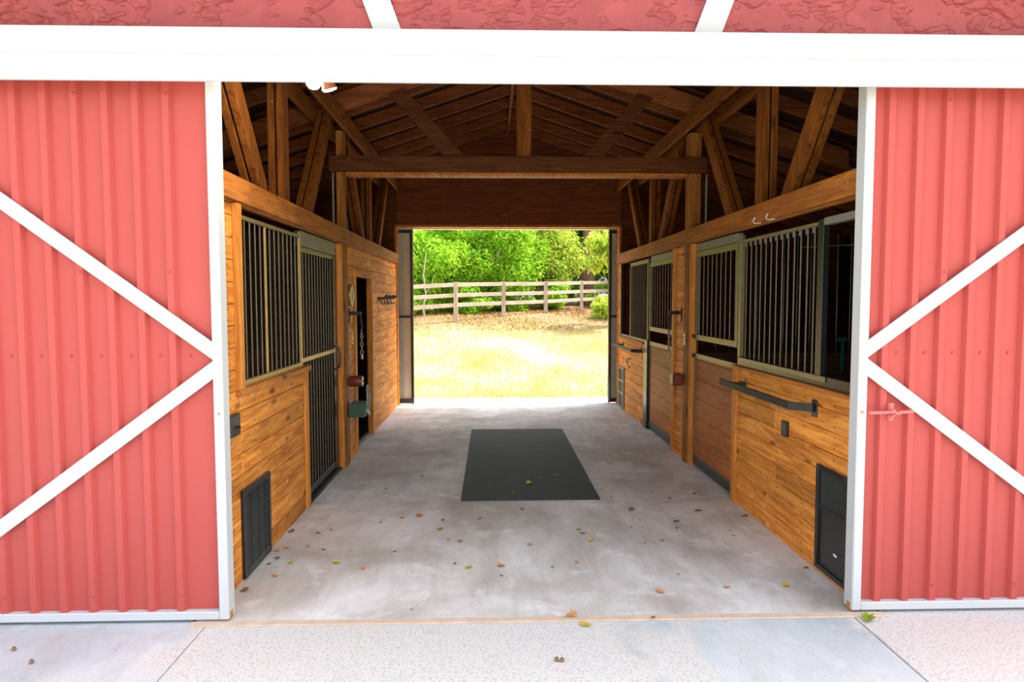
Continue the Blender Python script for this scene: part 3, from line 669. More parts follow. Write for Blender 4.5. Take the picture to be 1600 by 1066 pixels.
def tie_can(side, lab):
    s = 1 if side == 'L' else -1; X = XL+.05 if side == 'L' else XR-.05
    t = root('tie_reel', (X, 7.2, .83), lab, 'tie reel', 'maroon tie reels on the middle posts')
    b = MB(); b.lathe([(0, 0), (.055, 0), (.06, .006), (.06, .13), (.056, .136), (0, .136)], (X, 7.22, .89), 'X', 28) if s > 0 else b.lathe([(0, 0), (.055, 0), (.06, -.006), (.06, -.13), (.056, -.136), (0, -.136)], (X, 7.22, .89), 'X', 28)
    build(b, 'drum', M['maroon'], t, smooth=True)
    b = MB(); b.lathe([(0, 0), (.05, 0), (.048, s*.004), (0, s*.004)], (X+s*.1365, 7.22, .89), 'X', 24); tag(build(b, 'end_cap', M['cream'], t, smooth=True), 'pale round end cap'); ec = t.children[-1]
    b = MB(); b.box(X+s*.141, X+s*.147, 7.205, 7.235, .88, .905); build(b, 'slot', M['blackm'], t)
tie_can('L', 'maroon cylindrical tie reel on the left middle post')
t = root('tie_reel', (XR-.05, 7.25, .83), 'maroon square faced tie reel on the right middle post', 'tie reel')
b = MB(); b.box(XR-.16, XR-.05, 7.20, 7.34, .825, .955); build(b, 'housing', M['maroon'], t, .015)
b = MB(); b.box(XR-.13, XR-.08, 7.341, 7.36, .87, .9); build(b, 'slot', M['blackm'], t, .002)
b = MB(); b.tube([(XR-.10, 7.36, .89), (XR-.09, 7.39, .87), (XR-.08, 7.42, .86)], .006, 6); build(b, 'hook', M['chrome'], t)
# green wall tray with ring
t = root('hose_holder', (XL, 7.35, .50), 'green metal wall tray with upright spoked ring on the left', 'hose holder')
X = XL+.05
b = MB()
x1 = X+.16
b.prism([(7.15, .66), (7.17, .52), (7.33, .52), (7.35, .66)], 'X', X, X+.008); b.prism([(7.15, .66), (7.17, .52), (7.33, .52), (7.35, .66)], 'X', x1, x1+.008)
b.prism([(7.142, .66), (7.165, .51), (7.173, .52), (7.15, .66)], 'X', X, x1+.008); b.prism([(7.35, .66), (7.327, .52), (7.335, .51), (7.358, .66)], 'X', X, x1+.008)
b.box(X, x1, 7.165, 7.335, .51, .52)
build(b, 'tray', M['green'], t, .002)
b = MB(); pts = [(x1+.02+.006*math.cos(a*2), 7.28+.075*math.cos(a), .70+.135*math.sin(a)) for a in [2*math.pi*j/28 for j in range(28)]]
b.tube(pts, .011, 8, closed=True)
for a in (.5, 2.6, 4.7): b.tube([(x1+.02, 7.28, .70), (x1+.02, 7.28+.07*math.cos(a), .70+.13*math.sin(a))], .007, 6)
build(b, 'ring', M['greenhi'], t, smooth=True)
b = MB(); b.prism([(7.2, .60), (7.2, .56), (7.34, .50), (7.36, .53)], 'X', x1+.008, x1+.03); build(b, 'lip', M['greenhi'], t)
def plate(name, dims, lab, n=1):
    s = 1 if dims[0] < 0 else -1
    t = root(name, (dims[0], (dims[2]+dims[3])/2, dims[4]), lab, 'switch plate' if 'switch' in name else 'outlet')
    b = MB(); b.box(*dims); cp = build(b, 'cover_plate', M['cream'], t, .002)
    xm = dims[1] if s > 0 else dims[0]
    for k in range(n):
        zc = dims[4]+(dims[5]-dims[4])*(k+.5)/n
        b = MB(); b.box(xm, xm+s*.006, (dims[2]+dims[3])/2-.012, (dims[2]+dims[3])/2+.012, zc-.014, zc+.014); build(b, 'toggle' if 'switch' in name else 'socket', M['insulator'] if n == 1 else M['rust'], cp)
plate('light_switch', (XL, XL+.006, 7.28, 7.34, 1.24, 1.36), 'cream switch plate on the left wall close to the post')
plate('wall_outlet', (XL, XL+.006, 7.60, 7.69, 1.26, 1.39), 'cream double outlet on the left wall beside the tack room door', 2)
plate('wall_outlet', (XL, XL+.006, 9.66, 9.74, .80, .92), 'cream outlet low on the left wall under the coat rack', 2)
b = MB(); b.box(XR-.006, XR, 7.14-.0, 7.14, 0, 0) if 0 else None
t = root('wall_outlet', (2.05, 7.17, 1.27), 'cream outlet on the right middle post', 'outlet')
b = MB(); b.box(2.043, 2.05, 7.135, 7.20, 1.27, 1.39); build(b, 'cover_plate', M['cream'], t, .002)
b = MB(); b.box(2.040, 2.043, 7.155, 7.18, 1.30, 1.325); b.box(2.040, 2.043, 7.155, 7.18, 1.34, 1.365); build(b, 'socket', M['rust'], t)
t = root('hook_rack', (XL, 9.9, 1.70), 'black rail with four hooks on the far left wall', 'hook rack')
b = MB(); b.box(XL, XL+.02, 9.35, 10.45, 1.745, 1.79); hr = build(b, 'rail', M['black'], t, .004)
for y in (9.45, 9.75, 10.05, 10.35):
    b = MB(); b.tube([(XL+.02, y, 1.77), (XL+.08, y, 1.775), (XL+.11, y, 1.80)], .014, 8); b.tube([(XL+.02, y, 1.75), (XL+.05, y, 1.70), (XL+.075, y, 1.69), (XL+.08, y, 1.72)], .009, 8); b.lathe([(.0, -.02), (.02, -.012), (.024, 0), (.02, .012), (0, .02)], (XL+.11, y, 1.805), 'Z', 12)
    build(b, 'hook', M['black'], hr, smooth=True)
# wire down the right post
b = MB(); b.tube([(2.042, 7.24, 2.48), (2.036, 7.26, 2.32), (2.044, 7.22, 2.22), (2.036, 7.25, 2.1), (2.04, 7.25, 1.96), (2.04, 7.26, 1.68)], .004, 6)
tag(build(b, 'hanging_wire', M['galv'], smooth=True), 'thin pale wire hanging down the right middle post', 'wire')
b = MB(); b.tube([(-1.506, 7.2, 2.6), (-1.5, 7.21, 2.42), (-1.505, 7.19, 2.3)], .004, 6)
tag(build(b, 'hanging_wire', M['galv'], smooth=True), 'thin short wire on the left middle post at the beam', 'wire')
for y, lab in ((5.24, 'white curved hook on the near right beam, farther of the two'), (4.99, 'white curved hook on the near right beam, nearer of the two')):
    X = XR-.042
    b = MB(); b.tube([(X-.006, y-.07, 2.335), (X-.012, y, 2.336), (X-.014, y+.045, 2.345), (X-.014, y+.062, 2.362), (X-.012, y+.05, 2.38), (X-.010, y+.035, 2.384)], .0045, 6)
    tag(build(b, 'white_hook', M['insulator'], smooth=True), lab, 'hook', 'white hooks on the right beam')
# inside the right stall
t = root('hanging_strap', (3.76, 7.165, .97), 'dark green strap hanging on the partition of the near right stall', 'strap')
b = MB(); b.box(3.744, 3.776, 7.155, 7.178, 1.0, 1.33); b.box(3.71, 3.80, 7.15, 7.188, 1.30, 1.345); build(b, 'webbing', M['teal'], t, .003)
b = MB(); b.tube([(3.76, 7.165, 1.0), (3.76, 7.165, .975)], .008, 6); b.tube([(3.76+.02*math.cos(a), 7.165, .955+.02*math.sin(a)) for a in [2*math.pi*j/10 for j in range(10)]], .004, 6, closed=True); build(b, 'snap', M['chrome'], t, smooth=True)
b = MB(); b.tube([(3.3, YM-.03, 2.30), (3.6, 7.0, 2.31), (3.55, 6.4, 2.27), (3.6, 5.2, 2.26), (3.5, 3.9, 2.28)], .006, 6)
tag(build(b, 'stall_wire', M['galv'], smooth=True), 'pale wire strung across the near right stall', 'wire')

# ------------------------------------------------------------------ header, gable braces, sliding doors
t = root('white_header', (0, 3.6, 2.857), 'wide white header box above the barn opening', 'header')
b = MB(); b.prism([(3.55, 2.857), (3.55, 2.992), (3.57, 2.992), (3.57, 2.857)], 'X', -4.05, 4.6); build(b, 'lower_board', M['white'], t, .003)
b = MB(); b.prism([(3.551, 2.9925), (3.562, 3.128), (3.699, 3.138), (3.699, 3.118), (3.582, 3.108), (3.572, 2.993)], 'X', -4.05, 4.6); build(b, 'upper_board', M['white'], t, .003)
def gb(x0, x1, lab):
    b = MB(); b.beam((x0, 3.688, 3.145), (x1, 3.688, 4.06), (1,0,0), .138, .02)
    tag(build(b, 'gable_brace', M['white'], bevel=.002), lab, 'trim board', 'white brace boards on the red gable')
gb(-.537, -.873, 'white slanting brace board on the red gable, left of centre')
gb(1.147, 1.491, 'white slanting brace board on the red gable, right of centre')

def slide_door(side, lab):
    s = -1 if side == 'L' else 1
    xe = -1.435 if side == 'L' else 2.006        # leading edge
    xo = xe + s*1.95
    ic = xe + s*.052; io = xo - s*.052
    t = root('sliding_door', ((xe+xo)/2, 3.69, 0), lab, 'sliding door', 'red sliding doors at the front')
    lo, hi = sorted((ic, io))
    # ribbed panel
    prof = []; x = lo
    pitch = .157; n0 = 0
    prof.append((lo, 3.686)); x = lo + (.035 if side == 'L' else .07)
    while x < hi-.1:
        prof += [(x, 3.686), (x+.012, 3.658), (x+.046, 3.658), (x+.060, 3.686)]; x += pitch
    prof.append((hi, 3.686))
    b = MB(); n_ = len(prof)
    v = [(p[0], p[1], .055) for p in prof] + [(p[0], p[1], 2.95) for p in prof] + [(p[0], p[1]+.002, .055) for p in prof] + [(p[0], p[1]+.002, 2.95) for p in prof]
    b.add(v, [(i, i+1, n_+i+1, n_+i) for i in range(n_-1)] + [(2*n_+i+1, 2*n_+i, 3*n_+i, 3*n_+i+1) for i in range(n_-1)])
    pan = build(b, 'ribbed_panel', M['red'], t)
    for nm, x0, x1 in (('edge_stile', xe, ic), ('edge_stile', xo, io)):
        b = MB(); b.box(x0, x1, 3.643, 3.735, .012, 2.95); est = build(b, nm, M['white'], t, .006)
    b = MB(); b.box(lo, hi, 3.647, 3.733, .012, .058); build(b, 'bottom_rail', M['white'], t, .004)
    for sg in (1, -1):
        z0 = 1.43 + sg*.052; xx = ic - s*.005; dx = io-ic-s*.0; z1 = z0 + sg*abs(dx)*.738
        zt = min(max(z1, .06), 2.93); x2 = ic + dx*(zt-z0)/(z1-z0)
        b = MB(); b.beam((ic-s*.03, 3.6505, z0-sg*.022), (x2, 3.6505, zt), (0,0,1), .076, .012); build(b, 'diagonal_board', M['white'], t, .002)
    scr = []
    x = lo + (.035 if side == 'L' else .07) + .09
    while x < hi-.02:
        for z in (1.455,): scr.append((x+.02, 3.686, z))
        x += pitch
    x = lo + (.035 if side == 'L' else .07) + .031
    k = 0
    while x < hi-.1:
        if k % 3 == (1 if side == 'L' else 2): scr += [(x, 3.658, z) for z in (.15, 2.82, 1.9)]
        x += pitch; k += 1
    for (x, y, z) in scr:
        b = MB(); b.lathe([(.0, -.009), (.006, -.009), (.008, -.003), (.011, 0), (0, 0)], (x, y, z), 'Y', 8); build(b, 'screw', M['red'], pan)
    b = MB(); b.box(xe-s*.0015, xe+s*.012, 3.66, 3.70, .008, .05); tag(build(b, 'corner_rust', M['rust'], t), 'rusty lower corner')
    if side == 'L':
        b = MB(); b.box(xe-.042, xe-.012, 3.640, 3.643, 1.09, 1.16); tag(build(b, 'strike_plate', M['white'], t, .001), 'small white plate with hole')
        b = MB(); b.tube([(xe-.022, 3.640, 1.145), (xe-.022, 3.638, 1.145)], .007, 8); tag(build(b, 'bolt_hole', M['rust'], t), 'rusty bolt hole')
    # track on top
    b = MB(); b.box(lo, hi, 3.66, 3.71, 2.95, 2.985); build(b, 'top_rail', M['galv'], t)
    return t
slide_door('L', 'left red ribbed sliding door with white edge and K braces')
tr = slide_door('R', 'right red ribbed sliding door with white edge and slide bolt')
b = MB(); b.tube([(2.062, 3.628, 1.130), (2.15, 3.628, 1.131), (2.19, 3.622, 1.138), (2.215, 3.615, 1.125), (2.235, 3.628, 1.132), (2.305, 3.628, 1.135)], .009, 8); build(b, 'slide_bolt', M['red_latch'], tr, smooth=True)
b = MB(); b.box(2.178, 2.205, 3.640, 3.652, 1.085, 1.18); b.lathe([(0,-.006),(.006,-.006),(.008,0),(0,0)], (2.191,3.640,1.165), 'Y', 8); b.lathe([(0,-.006),(.006,-.006),(.008,0),(0,0)], (2.191,3.640,1.10), 'Y', 8); b.tube([(2.178, 3.612, 1.133), (2.178, 3.65, 1.133)], .006, 6); b.box(2.18, 2.20, 3.612, 3.64, 1.112, 1.118); b.box(2.18, 2.20, 3.612, 3.64, 1.142, 1.148); build(b, 'bolt_keeper', M['red_latch'], tr)
b = MB(); b.tube([(2.030, 3.644, 1.132), (2.030, 3.639, 1.132)], .008, 8); tag(build(b, 'bolt_hole', M['rust'], tr), 'rusty bolt hole')

# twin flood lamp behind the header
t = root('flood_lamp', (-.98, 3.86, 2.93), 'lit twin flood lamp peeking below the white header', 'lamp')
b = MB(); b.box(-1.04, -.90, 3.785, 3.85, 3.05, 3.15); b.tube([(-1.0, 3.85, 3.08), (-1.0, 3.9, 3.05), (-1.003, 3.95, 3.03)], .012, 8); b.tube([(-.94, 3.85, 3.08), (-.935, 3.9, 3.05), (-.93, 3.95, 3.0)], .012, 8)
build(b, 'bracket', M['white'], t, .004)
b = MB(); b.lathe([(.005, -.058), (.025, -.050), (.038, -.034), (.042, -.012), (.036, .010), (.022, .03), (.018, .05)], (-1.003, 3.95, 2.995), 'Z', 24); build(b, 'bulb', M['bulb'], t, smooth=True)
b = MB(); c0 = Vector((-.917, 3.95, 2.955)); ax = Vector((.25, .30, -.9)).normalized(); 
uu = ax.orthogonal().normalized(); vv = ax.cross(uu); ring = []
prof = [(.02, -.06), (.034, -.02), (.044, .012), (.042, .014), (.032, -.016)]
V = [c0 + uu*(r*math.cos(2*math.pi*k/24)) + vv*(r*math.sin(2*math.pi*k/24)) + ax*h for r, h in prof for k in range(24)]
b.add(V, [(i*24+k, i*24+(k+1) % 24, (i+1)*24+(k+1) % 24, (i+1)*24+k) for i in range(4) for k in range(24)]); build(b, 'lamp_shade', paint('copper_lamp', (.35,.12,.05,1), .4), t, smooth=True)
b = MB(); V = [c0 + uu*(r*math.cos(2*math.pi*k/24)) + vv*(r*math.sin(2*math.pi*k/24)) + ax*h for r, h in ((.041, .010), (.036, .022), (.01, .026)) for k in range(24)]
b.add(V, [(i*24+k, i*24+(k+1) % 24, (i+1)*24+(k+1) % 24, (i+1)*24+k) for i in range(2) for k in range(24)] + [tuple(48+k for k in range(24))]); build(b, 'lens', M['bulb'], t, smooth=True)
room_lamp((-.98, 4.02, 2.90), 22, r=.06)

# ------------------------------------------------------------------ back sliding doors
def back_door(side, lab):
    s = -1 if side == 'L' else 1
    xe = -1.315 if side == 'L' else 1.97; xo = xe+s*1.7
    t = root('back_sliding_door', ((xe+xo)/2, 11.45, 0), lab, 'sliding door', 'metal sliding doors at the back')
    lo, hi = sorted((xe+s*.04, xo-s*.04)); prof = [(lo, 11.47)]; x = lo+.03
    while x < hi-.1: prof += [(x, 11.47), (x+.012, 11.452), (x+.035, 11.452), (x+.047, 11.47)]; x += .12
    prof.append((hi, 11.47)); n_ = len(prof)
    b = MB(); v = [(p[0], p[1], .06) for p in prof] + [(p[0], p[1], 2.90) for p in prof] + [(p[0], p[1]+.002, .06) for p in prof] + [(p[0], p[1]+.002, 2.90) for p in prof]
    b.add(v, [(i, i+1, n_+i+1, n_+i) for i in range(n_-1)] + [(2*n_+i+1, 2*n_+i, 3*n_+i, 3*n_+i+1) for i in range(n_-1)], 0)
    build(b, 'ribbed_panel', M['liner'], t)
    for d in ((xe, xe+s*.042, 11.40, 11.50, .01, 2.92), (xo, xo-s*.042, 11.40, 11.50, .01, 2.92)):
        b = MB(); b.box(*d); build(b, 'stile', M['black'], t, .003)
    for z in ((.01, .08), (1.45, 1.49), (2.86, 2.92)):
        b = MB(); b.box(lo, hi, 11.415, 11.455, *z); build(b, 'rail', M['black'], t, .003)
back_door('L', 'grey green metal sliding door leaf at the left of the back doorway')
back_door('R', 'grey green metal sliding door leaf at the right of the back doorway')
b = MB(); b.box(-3.3, 3.9, 11.375, 11.56, 2.925, 2.99)
tag(build(b, 'door_track', M['white'], bevel=.003), 'pale track along the top of the back doorway', 'door track')
b = MB(); b.tube([(1.985, 11.385, .05), (1.985, 11.385, .36), (2.0, 11.385, .39), (2.04, 11.39, .40)], .007, 6)
tag(build(b, 'cane_bolt', M['galv'], smooth=True), 'thin steel cane bolt at the foot of the right back door', 'bolt')

# ------------------------------------------------------------------ rubber mat, nuts, leaves
b = MB(); b.box(-.275, .945, 5.83, 9.07, .0005, .0125)
tag(build(b, 'rubber_mat', M['mat_rubber'], bevel=.004), 'large black rectangular rubber mat on the aisle floor', 'mat')
for x, y, lab in ((-2.40, 3.38, 'small brown nut on the apron at the far left'), (-2.23, 3.254, 'small brown nut on the apron, nearer than its neighbour at the left'), (.31, 3.197, 'tan nut at the front of the apron, left of a pair'), (.336, 3.19, 'tan nut at the front of the apron, right of a pair')):
    t = root('fallen_nut', (x, y, -.004), lab, 'nut', 'nuts on the apron')
    b = MB(); b.lathe([(.001, 0), (.007, .001), (.0115, .007), (.0115, .012), (.007, .018), (.001, .021)], (x, y, -.004), 'Z', 14); build(b, 'shell', paint('nut_brown', (.26,.15,.07,1), .6), t, smooth=True)
    b = MB(); b.lathe([(.0085, .0165), (.005, .0205), (.001, .0225)], (x, y, -.004), 'Z', 10); build(b, 'cap', paint('nut_cap', (.12,.08,.05,1), .8), t, smooth=True)
LEAVES = [(-0.588, 5.439, 'o', 1.3), (-0.726, 5.383, 'o', 1), (-0.394, 5.312, 'b', 0.7), (-0.103, 5.35, 'g', 1), (-0.401, 5.087, 'g', 1.1), (-0.322, 4.877, 'o', 0.8), (-0.235, 4.835, 'o', 1.1), (-0.157, 4.347, 'y', 1.6), (0.056, 4.364, 'o', 1.2), (0.057, 4.216, 'b', 0.6), (0.266, 4.751, 'o', 0.9), (0.561, 4.417, 'o', 1), (0.711, 4.818, 'y', 1.1), (0.677, 4.977, 'b', 1), (0.65, 5.052, 'g', 0.9), (1.068, 5.104, 'y', 0.9), (1.173, 5.26, 'g', 0.7), (1.444, 6.023, 'g', 0.9), (1.558, 5.833, 'b', 0.8), (1.753, 6.483, 'y', 0.8), (1.154, 5.519, 'b', 1.4), (1.698, 5.488, 'b', 1.4), (1.442, 5.21, 'b', 1.2), (1.413, 5.071, 'b', 0.9), (1.23, 4.801, 'o', 0.9), (1.092, 4.757, 'o', 0.7), (1.001, 3.937, 'o', 1.1), (-0.459, 3.763, 'o', 0.6), (0.344, 6.324, 'y', 1.5), (0.468, 6.553, 'y', 0.8), (0.632, 6.593, 'y', 1.1), (0.192, 6.042, 'y', 0.7), (0.147, 6.248, 'o', 0.7), (0.428, 5.486, 'o', 0.7), (0.248, 5.575, 'b', 0.8), (-0.251, 4.423, 'b', 0.7), (1.813, 5.972, 'b', 0.9), (1.006, 6.155, 'y', 1), (0.389, 4.341, 'b', 0.5), (-0.667, 6.094, 'y', 0.8), (-0.614, 8.374, 'b', 0.9), (-1.042, 8.476, 'b', 0.8), (-0.692, 6.656, 'b', 0.8), (1.182, 4.198, 'b', 0.5), (0.913, 6.363, 'b', 1), (1.048, 5.886, 'y', 0.8), (0.434, 3.641, 'o', 1.4), (0.498, 3.548, 'y', 1.7), (0.879, 3.604, 'b', 0.7), (-0.601, 5.412, 'o', 1.3), (-1.035, 4.457, 'y', 1.2), (-1.381, 4.255, 'o', 1.1), (-0.842, 4.359, 'o', 0.8), (-0.721, 5.382, 'o', 1), (-1.533, 5.078, 'b', 1.2), (-1.453, 4.741, 'y', 1.1), (-1.456, 4.551, 'b', 1), (-1.484, 4.457, 'b', 0.9), (-1.302, 5.041, 'b', 0.8), (-1.185, 4.706, 'b', 0.8), (-1.314, 4.773, 'o', 0.6), (-1.347, 4.476, 'y', 1), (-1.493, 4.039, 'b', 1.1), (-1.23, 5.123, 'b', 0.6), (-0.681, 4.649, 'b', 0.6), (-0.878, 5.287, 'b', 0.7), (-0.981, 6.232, 'g', 0.8), (-1.622, 6.488, 'y', 0.9), (-1.498, 4.686, 'o', 0.9), (1.793, 4.008, 'y', 1.5), (2.05, 3.558, 'g', 1.8), (1.42, 3.992, 'o', 1), (2.029, 5.326, 'b', 1.2), (1.794, 5.0, 'y', 0.8), (1.784, 4.888, 'y', 0.7), (2.042, 4.278, 'b', 1)]
LM = {}
cn = {'o': 'orange', 'y': 'yellow', 'g': 'green', 'b': 'brown'}
for c in 'oygb':
    for sh in range(2):
        L = .045; W = .013 if sh else .019
        outl = [(0,0), (.18*L, .6*W), (.42*L, W), (.7*L, .75*W), (L, 0), (.7*L, -.75*W), (.42*L, -W), (.18*L, -.6*W)]
        if sh == 0: outl = [(0,0), (.12*L, .7*W), (.3*L, .55*W), (.42*L, 1.15*W), (.6*L, .6*W), (.75*L, .7*W), (L, 0), (.75*L, -.7*W), (.6*L, -.6*W), (.42*L, -1.15*W), (.3*L, -.55*W), (.12*L, -.7*W)]
        mid = [(.25*L, 0), (.5*L, 0), (.75*L, 0)]
        n_ = len(outl); V = []
        for (x, y) in outl: V.append((x-L/2, y, .003 + 1.0*abs(y)*(.55 if sh else .8) + .006*math.cos(x/L*5+sh)))
        V.append((0, 0, .0045))
        me = bpy.data.meshes.new('fallen_leaf'); me.from_pydata(V, [], [(i, (i+1) % n_, n_) for i in range(n_)]); me.materials.append(M['l'+c]); LM[c+str(sh)] = me
ctr = {}
for i, (x, y, c, s_) in enumerate(LEAVES):
    onmat = -.275 < x < .945 and 5.83 < y < 9.07
    x = max(min(x, 2.06), -1.52)
    o = bpy.data.objects.new('fallen_leaf', LM[c+str(i % 2)]); col.objects.link(o)
    o.location = (x, y, .0135 if onmat else (.001 if y > 3.66 else (.007 if y > 3.60 else -.003))); o.scale = (s_*1.05,)*3; o.rotation_euler = (0, 0, (i*2.39) % 6.28)
    col_ = cn[c]
    if y < 3.66:
        lab = {'o': 'orange dry leaf lying on the tan joint at the entrance', 'y': 'yellow curled leaf on the apron just before the entrance joint', 'g': 'long green leaf beside the foot of the right sliding door', 'b': 'brown leaf scrap on the entrance joint'}[c]; grp = 'leaves at the entrance joint'
    elif onmat: lab = 'small %s dry leaf lying on the black rubber mat' % col_; grp = '%s leaves on the rubber mat' % col_
    elif x < -.95: lab = 'small %s dry leaf on the floor along the left half wall' % col_; grp = '%s leaves along the left wall' % col_
    elif x > 1.3: lab = 'small %s dry leaf on the floor near the right half wall' % col_; grp = '%s leaves near the right wall' % col_
    elif x < .3: lab = 'small %s dry leaf on the open floor, left half of the aisle' % col_; grp = '%s leaves on the left of the aisle' % col_
    else: lab = 'small %s dry leaf on the open floor, right half of the aisle' % col_; grp = '%s leaves on the right of the aisle' % col_
    if (x, y) == (1.793, 4.008): lab = 'large golden leaf on the floor near the right feed hatch'; grp = 'large single leaves'
    if (x, y) == (-.157, 4.347): lab = 'large yellow leaf on the aisle floor before the mat'; grp = 'large single leaves'
    tag(o, lab, 'leaf', grp)

# ------------------------------------------------------------------ fence
P = [(-6.2, 21.4, .62, 2.08), (-3.35, 22.6, .76, 2.22), (-1.27, 24.0, .89, 2.36), (.44, 25.6, 1.15, 2.42), (2.16, 27.3, 1.31, 2.47), (3.85, 29.2, 1.37, 2.55), (5.6, 31.0, 1.42, 2.62), (7.4, 32.8, 1.45, 2.68)]
t = root('rail_fence', (0, 25, .9), 'weathered grey three rail wooden fence curving in front of the trees', 'fence')
for (x, y, z0, z1) in P:
    b = MB(); b.box(x-.075, x+.075, y-.065, y+.065, gz(y)-.3, z1+.02); build(b, 'post', M['fencepost'], t, .006)
for (x, y, z0, z1), (x2, y2, q0, q1) in zip(P[:-1], P[1:]):
    for k, off in enumerate((-.075, -.445, -.79)):
        b = MB(); b.beam((x, y+.0, z1+off), (x2, y2, q1+off), (0,0,1), .14, .038); 
        o = build(b, 'rail', M['fencewood'], t, .004)

# ------------------------------------------------------------------ trees and shrubs
def leaf_mesh(name, N, crown, mat, size, clumps=36, seed=0):
    r = np.random.default_rng(seed); rx, ry_, rz = crown
    u = r.normal(size=(clumps, 3)); u /= np.linalg.norm(u, axis=1)[:, None]; rad = r.random(clumps)**.35
    cc = u*rad[:, None]*np.array([rx, ry_, rz])*.82
    idx = r.integers(0, clumps, N); cr = np.array([rx, ry_, rz])*.30*r.uniform(.7, 1.25, clumps)[idx][:, None]
    d = r.normal(size=(N, 3)); d /= np.linalg.norm(d, axis=1)[:, None]
    p = cc[idx] + d*cr*(r.random(N)**.4)[:, None]
    nrm = d + r.normal(size=(N, 3))*.6 + np.array([0,0,.5]); nrm /= np.linalg.norm(nrm, axis=1)[:, None]
    a = np.cross(nrm, r.normal(size=(N, 3))); a /= np.linalg.norm(a, axis=1)[:, None]; bb = np.cross(nrm, a)
    s = (size*r.uniform(.6, 1.3, N))[:, None]
    v = np.stack([p-a*s*.5, p+bb*s*.27+nrm*s*.06, p+a*s*.5-nrm*s*.05, p-bb*s*.27+nrm*s*.06], 1).reshape(-1, 3)
    me = bpy.data.meshes.new(name); me.from_pydata(v.tolist(), [], np.arange(4*N).reshape(-1, 4).tolist()); me.materials.append(mat); return me
CM = {'a': leaf_mesh('crown', 15000, (2.3, 2.0, 2.9), M['leaf'], .17, 42, 1), 'b': leaf_mesh('crown', 15000, (2.2, 2.0, 2.7), M['leaf2'], .16, 40, 2),
      'c': leaf_mesh('crown', 13000, (2.5, 2.1, 3.0), M['leaf3'], .19, 38, 3),
      's': leaf_mesh('crown', 5500, (1.3, 1.0, 1.0), M['leaf'], .13, 22, 4), 't': leaf_mesh('crown', 3500, (1.0, .9, .8), M['leaf2'], .14, 16, 5)}
def trunk_mb(h, r, seed, br=True):
    rr = random.Random(seed); b = MB(); pts = [(0,0,-.3)]; x = y = 0
    for k in range(1, 7): x += rr.uniform(-.06, .06)*h*.3; y += rr.uniform(-.05, .05)*h*.3; pts.append((x, y, h*k/6))
    b.tube(pts, r, 10, r1=r*.45)
    if br:
        for k in range(5):
            p = Vector(pts[3+k % 3]); a = rr.uniform(0, 6.28); q = p+Vector((math.cos(a), math.sin(a), .9))*h*.28
            b.tube([p, (p+q)/2+Vector((0,0,.08*h)), q], r*.35, 6, r1=r*.12)
    return b
def tree(x, y, h, kind, lab, sx=1, sz=1, tr=.14, grp='trees behind the fence', rot=0, name='leafy_tree', low=0):
    z = gz(y)
    t = root(name, (x, y, z), lab, 'tree' if 'tree' in name else 'shrub', grp)
    b = trunk_mb(h, tr, int(x*10+y)); b.v = [(v[0]+x, v[1]+y, v[2]+z) for v in b.v]; build(b, 'trunk', M['bark'], t, smooth=True)
    o = bpy.data.objects.new('foliage', CM[kind]); col.objects.link(o); o.parent = t; o.location = (0, 0, h*.95+low); o.scale = (sx, sx, sz); o.rotation_euler = (0, 0, rot)
    return t
side = lambda x: 'left part' if x < -2 else ('middle' if x < 3 else 'right part')
# front row right behind the fence
tree(-4.9, 25.9, 2.6, 'b', 'pale yellow green tree at the left edge of the doorway view', 1.0, .95, .09, rot=.4)
tree(-2.3, 27.6, 2.3, 'a', 'bright green bushy tree behind the first fence posts', .95, .9, .06, rot=1.4)
tree(.2, 28.9, 2.5, 'a', 'bright green tree behind the middle of the fence', 1.0, .95, .10, rot=2.9)
tree(2.3, 30.6, 2.7, 'b', 'yellow green tree right of centre behind the fence', .95, .9, .10, rot=4.1)
tree(4.55, 33.0, 6.8, 'a', 'tall tree with a thick grey brown trunk behind the last fence post', 1.2, .8, .40, rot=.9, low=.6)
tree(7.3, 31.2, 2.8, 'b', 'yellow green tree hidden behind the right door leaf', 1.0, 1.0, .12, rot=2.0)
tree(-7.8, 26.2, 2.8, 'a', 'green tree beyond the left door leaf', 1.1, 1.0, .12, rot=2.2)
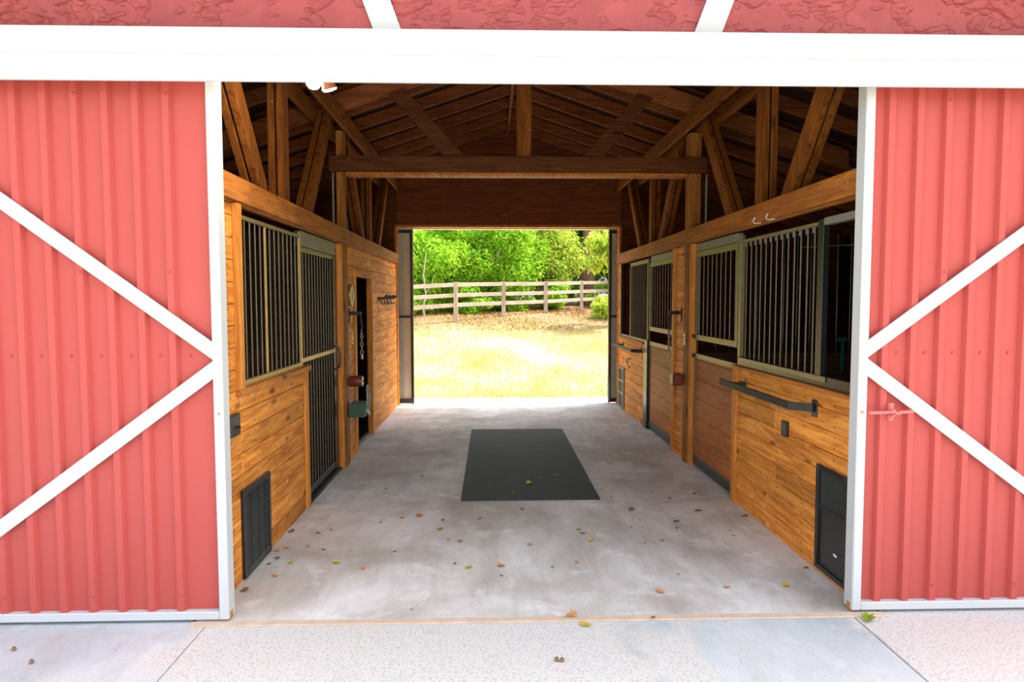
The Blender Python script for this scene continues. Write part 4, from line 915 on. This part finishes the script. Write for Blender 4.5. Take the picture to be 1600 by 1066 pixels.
# deeper row
for i, (x, y, h, k) in enumerate([(-10, 31, 4, 'c'), (-6.4, 31.5, 4.4, 'a'), (-3.2, 32.8, 4.2, 'c'), (-.6, 33.5, 4.5, 'c'), (2.4, 35, 4.5, 'c'), (6.3, 36, 4.4, 'c'), (9.8, 34, 4.2, 'a'), (13, 33, 4, 'c'), (-13.5, 32, 4, 'a')]):
    tree(x, y, h, k, 'dark leafy woodland tree deep behind the fence, number %s from the left' % ['second', 'third', 'fourth', 'fifth', 'sixth', 'seventh', 'eighth', 'last', 'first'][i] if 0 else
         'deep green woodland tree %s' % ['far left behind the first row', 'left behind the pale yellow tree', 'behind the bright bushy tree', 'behind the centre of the front row', 'behind the gap right of centre', 'behind the thick grey trunk', 'far right behind the first row', 'outermost on the right', 'outermost on the left'][i],
         1.25, 1.35, .2, 'woodland trees behind the first row', rot=i*1.1)
for i, (x, y, k) in enumerate([(-12, 40, 'c'), (-7.5, 41, 'c'), (-3.4, 42, 'c'), (.8, 43, 'c'), (5, 43, 'c'), (9.5, 42, 'c'), (14.5, 41, 'c')]):
    tree(x, y, 4.8, k, 'hindmost dark tree of the woodland, %s' % ['at the far left', 'left', 'left of centre', 'at the centre', 'right of centre', 'right', 'at the far right'][i], 1.5, 1.75, .22, 'hindmost woodland trees', rot=i*.8)
# near right branch tree and shrubs
tree(4.35, 22.8, 3.0, 't', 'young tree with pale leaves reaching in from the right door leaf', 1.35, 1.7, .07, 'pale young trees by the fence', rot=.3, name='young_tree')
tree(4.35, 25.0, .5, 't', 'low pale shrub at the right end of the lawn', .8, .9, .03, 'shrubs by the fence', rot=.3, name='low_shrub')
for i, (x, y, s_) in enumerate([(-4.6, 24.6, .8), (-3.0, 25.9, .8), (-1.0, 27.1, .9), (.9, 28.2, .9), (2.7, 29.7, .9), (5.4, 31.6, 1.0)]):
    tree(x, y, .55, 's', 'dense low bush against the fence, %s' % ['leftmost', 'behind the left rails', 'behind the leftmost visible post', 'behind the second visible post', 'behind the third visible post', 'rightmost'][i], s_, s_*.85, .03, 'low bushes behind the rails', rot=i*1.3, name='low_bush')
b = MB(); z = gz(25.0); b.tube([(-2.45, 25, z-.1), (-2.52, 25, z+.4), (-2.42, 25, z+.9), (-2.5, 25.05, z+1.6), (-2.4, 25.1, z+2.4)], .04, 8, r1=.02)
b.tube([(-2.42, 25, z+.9), (-2.2, 25, z+1.25), (-2.1, 25, z+1.6)], .02, 6, r1=.01)
tag(build(b, 'bare_sapling', paint('pale_bark', (.42,.36,.28,1), .8, .2), smooth=True), 'thin pale bent sapling stem behind the left fence rails', 'sapling')
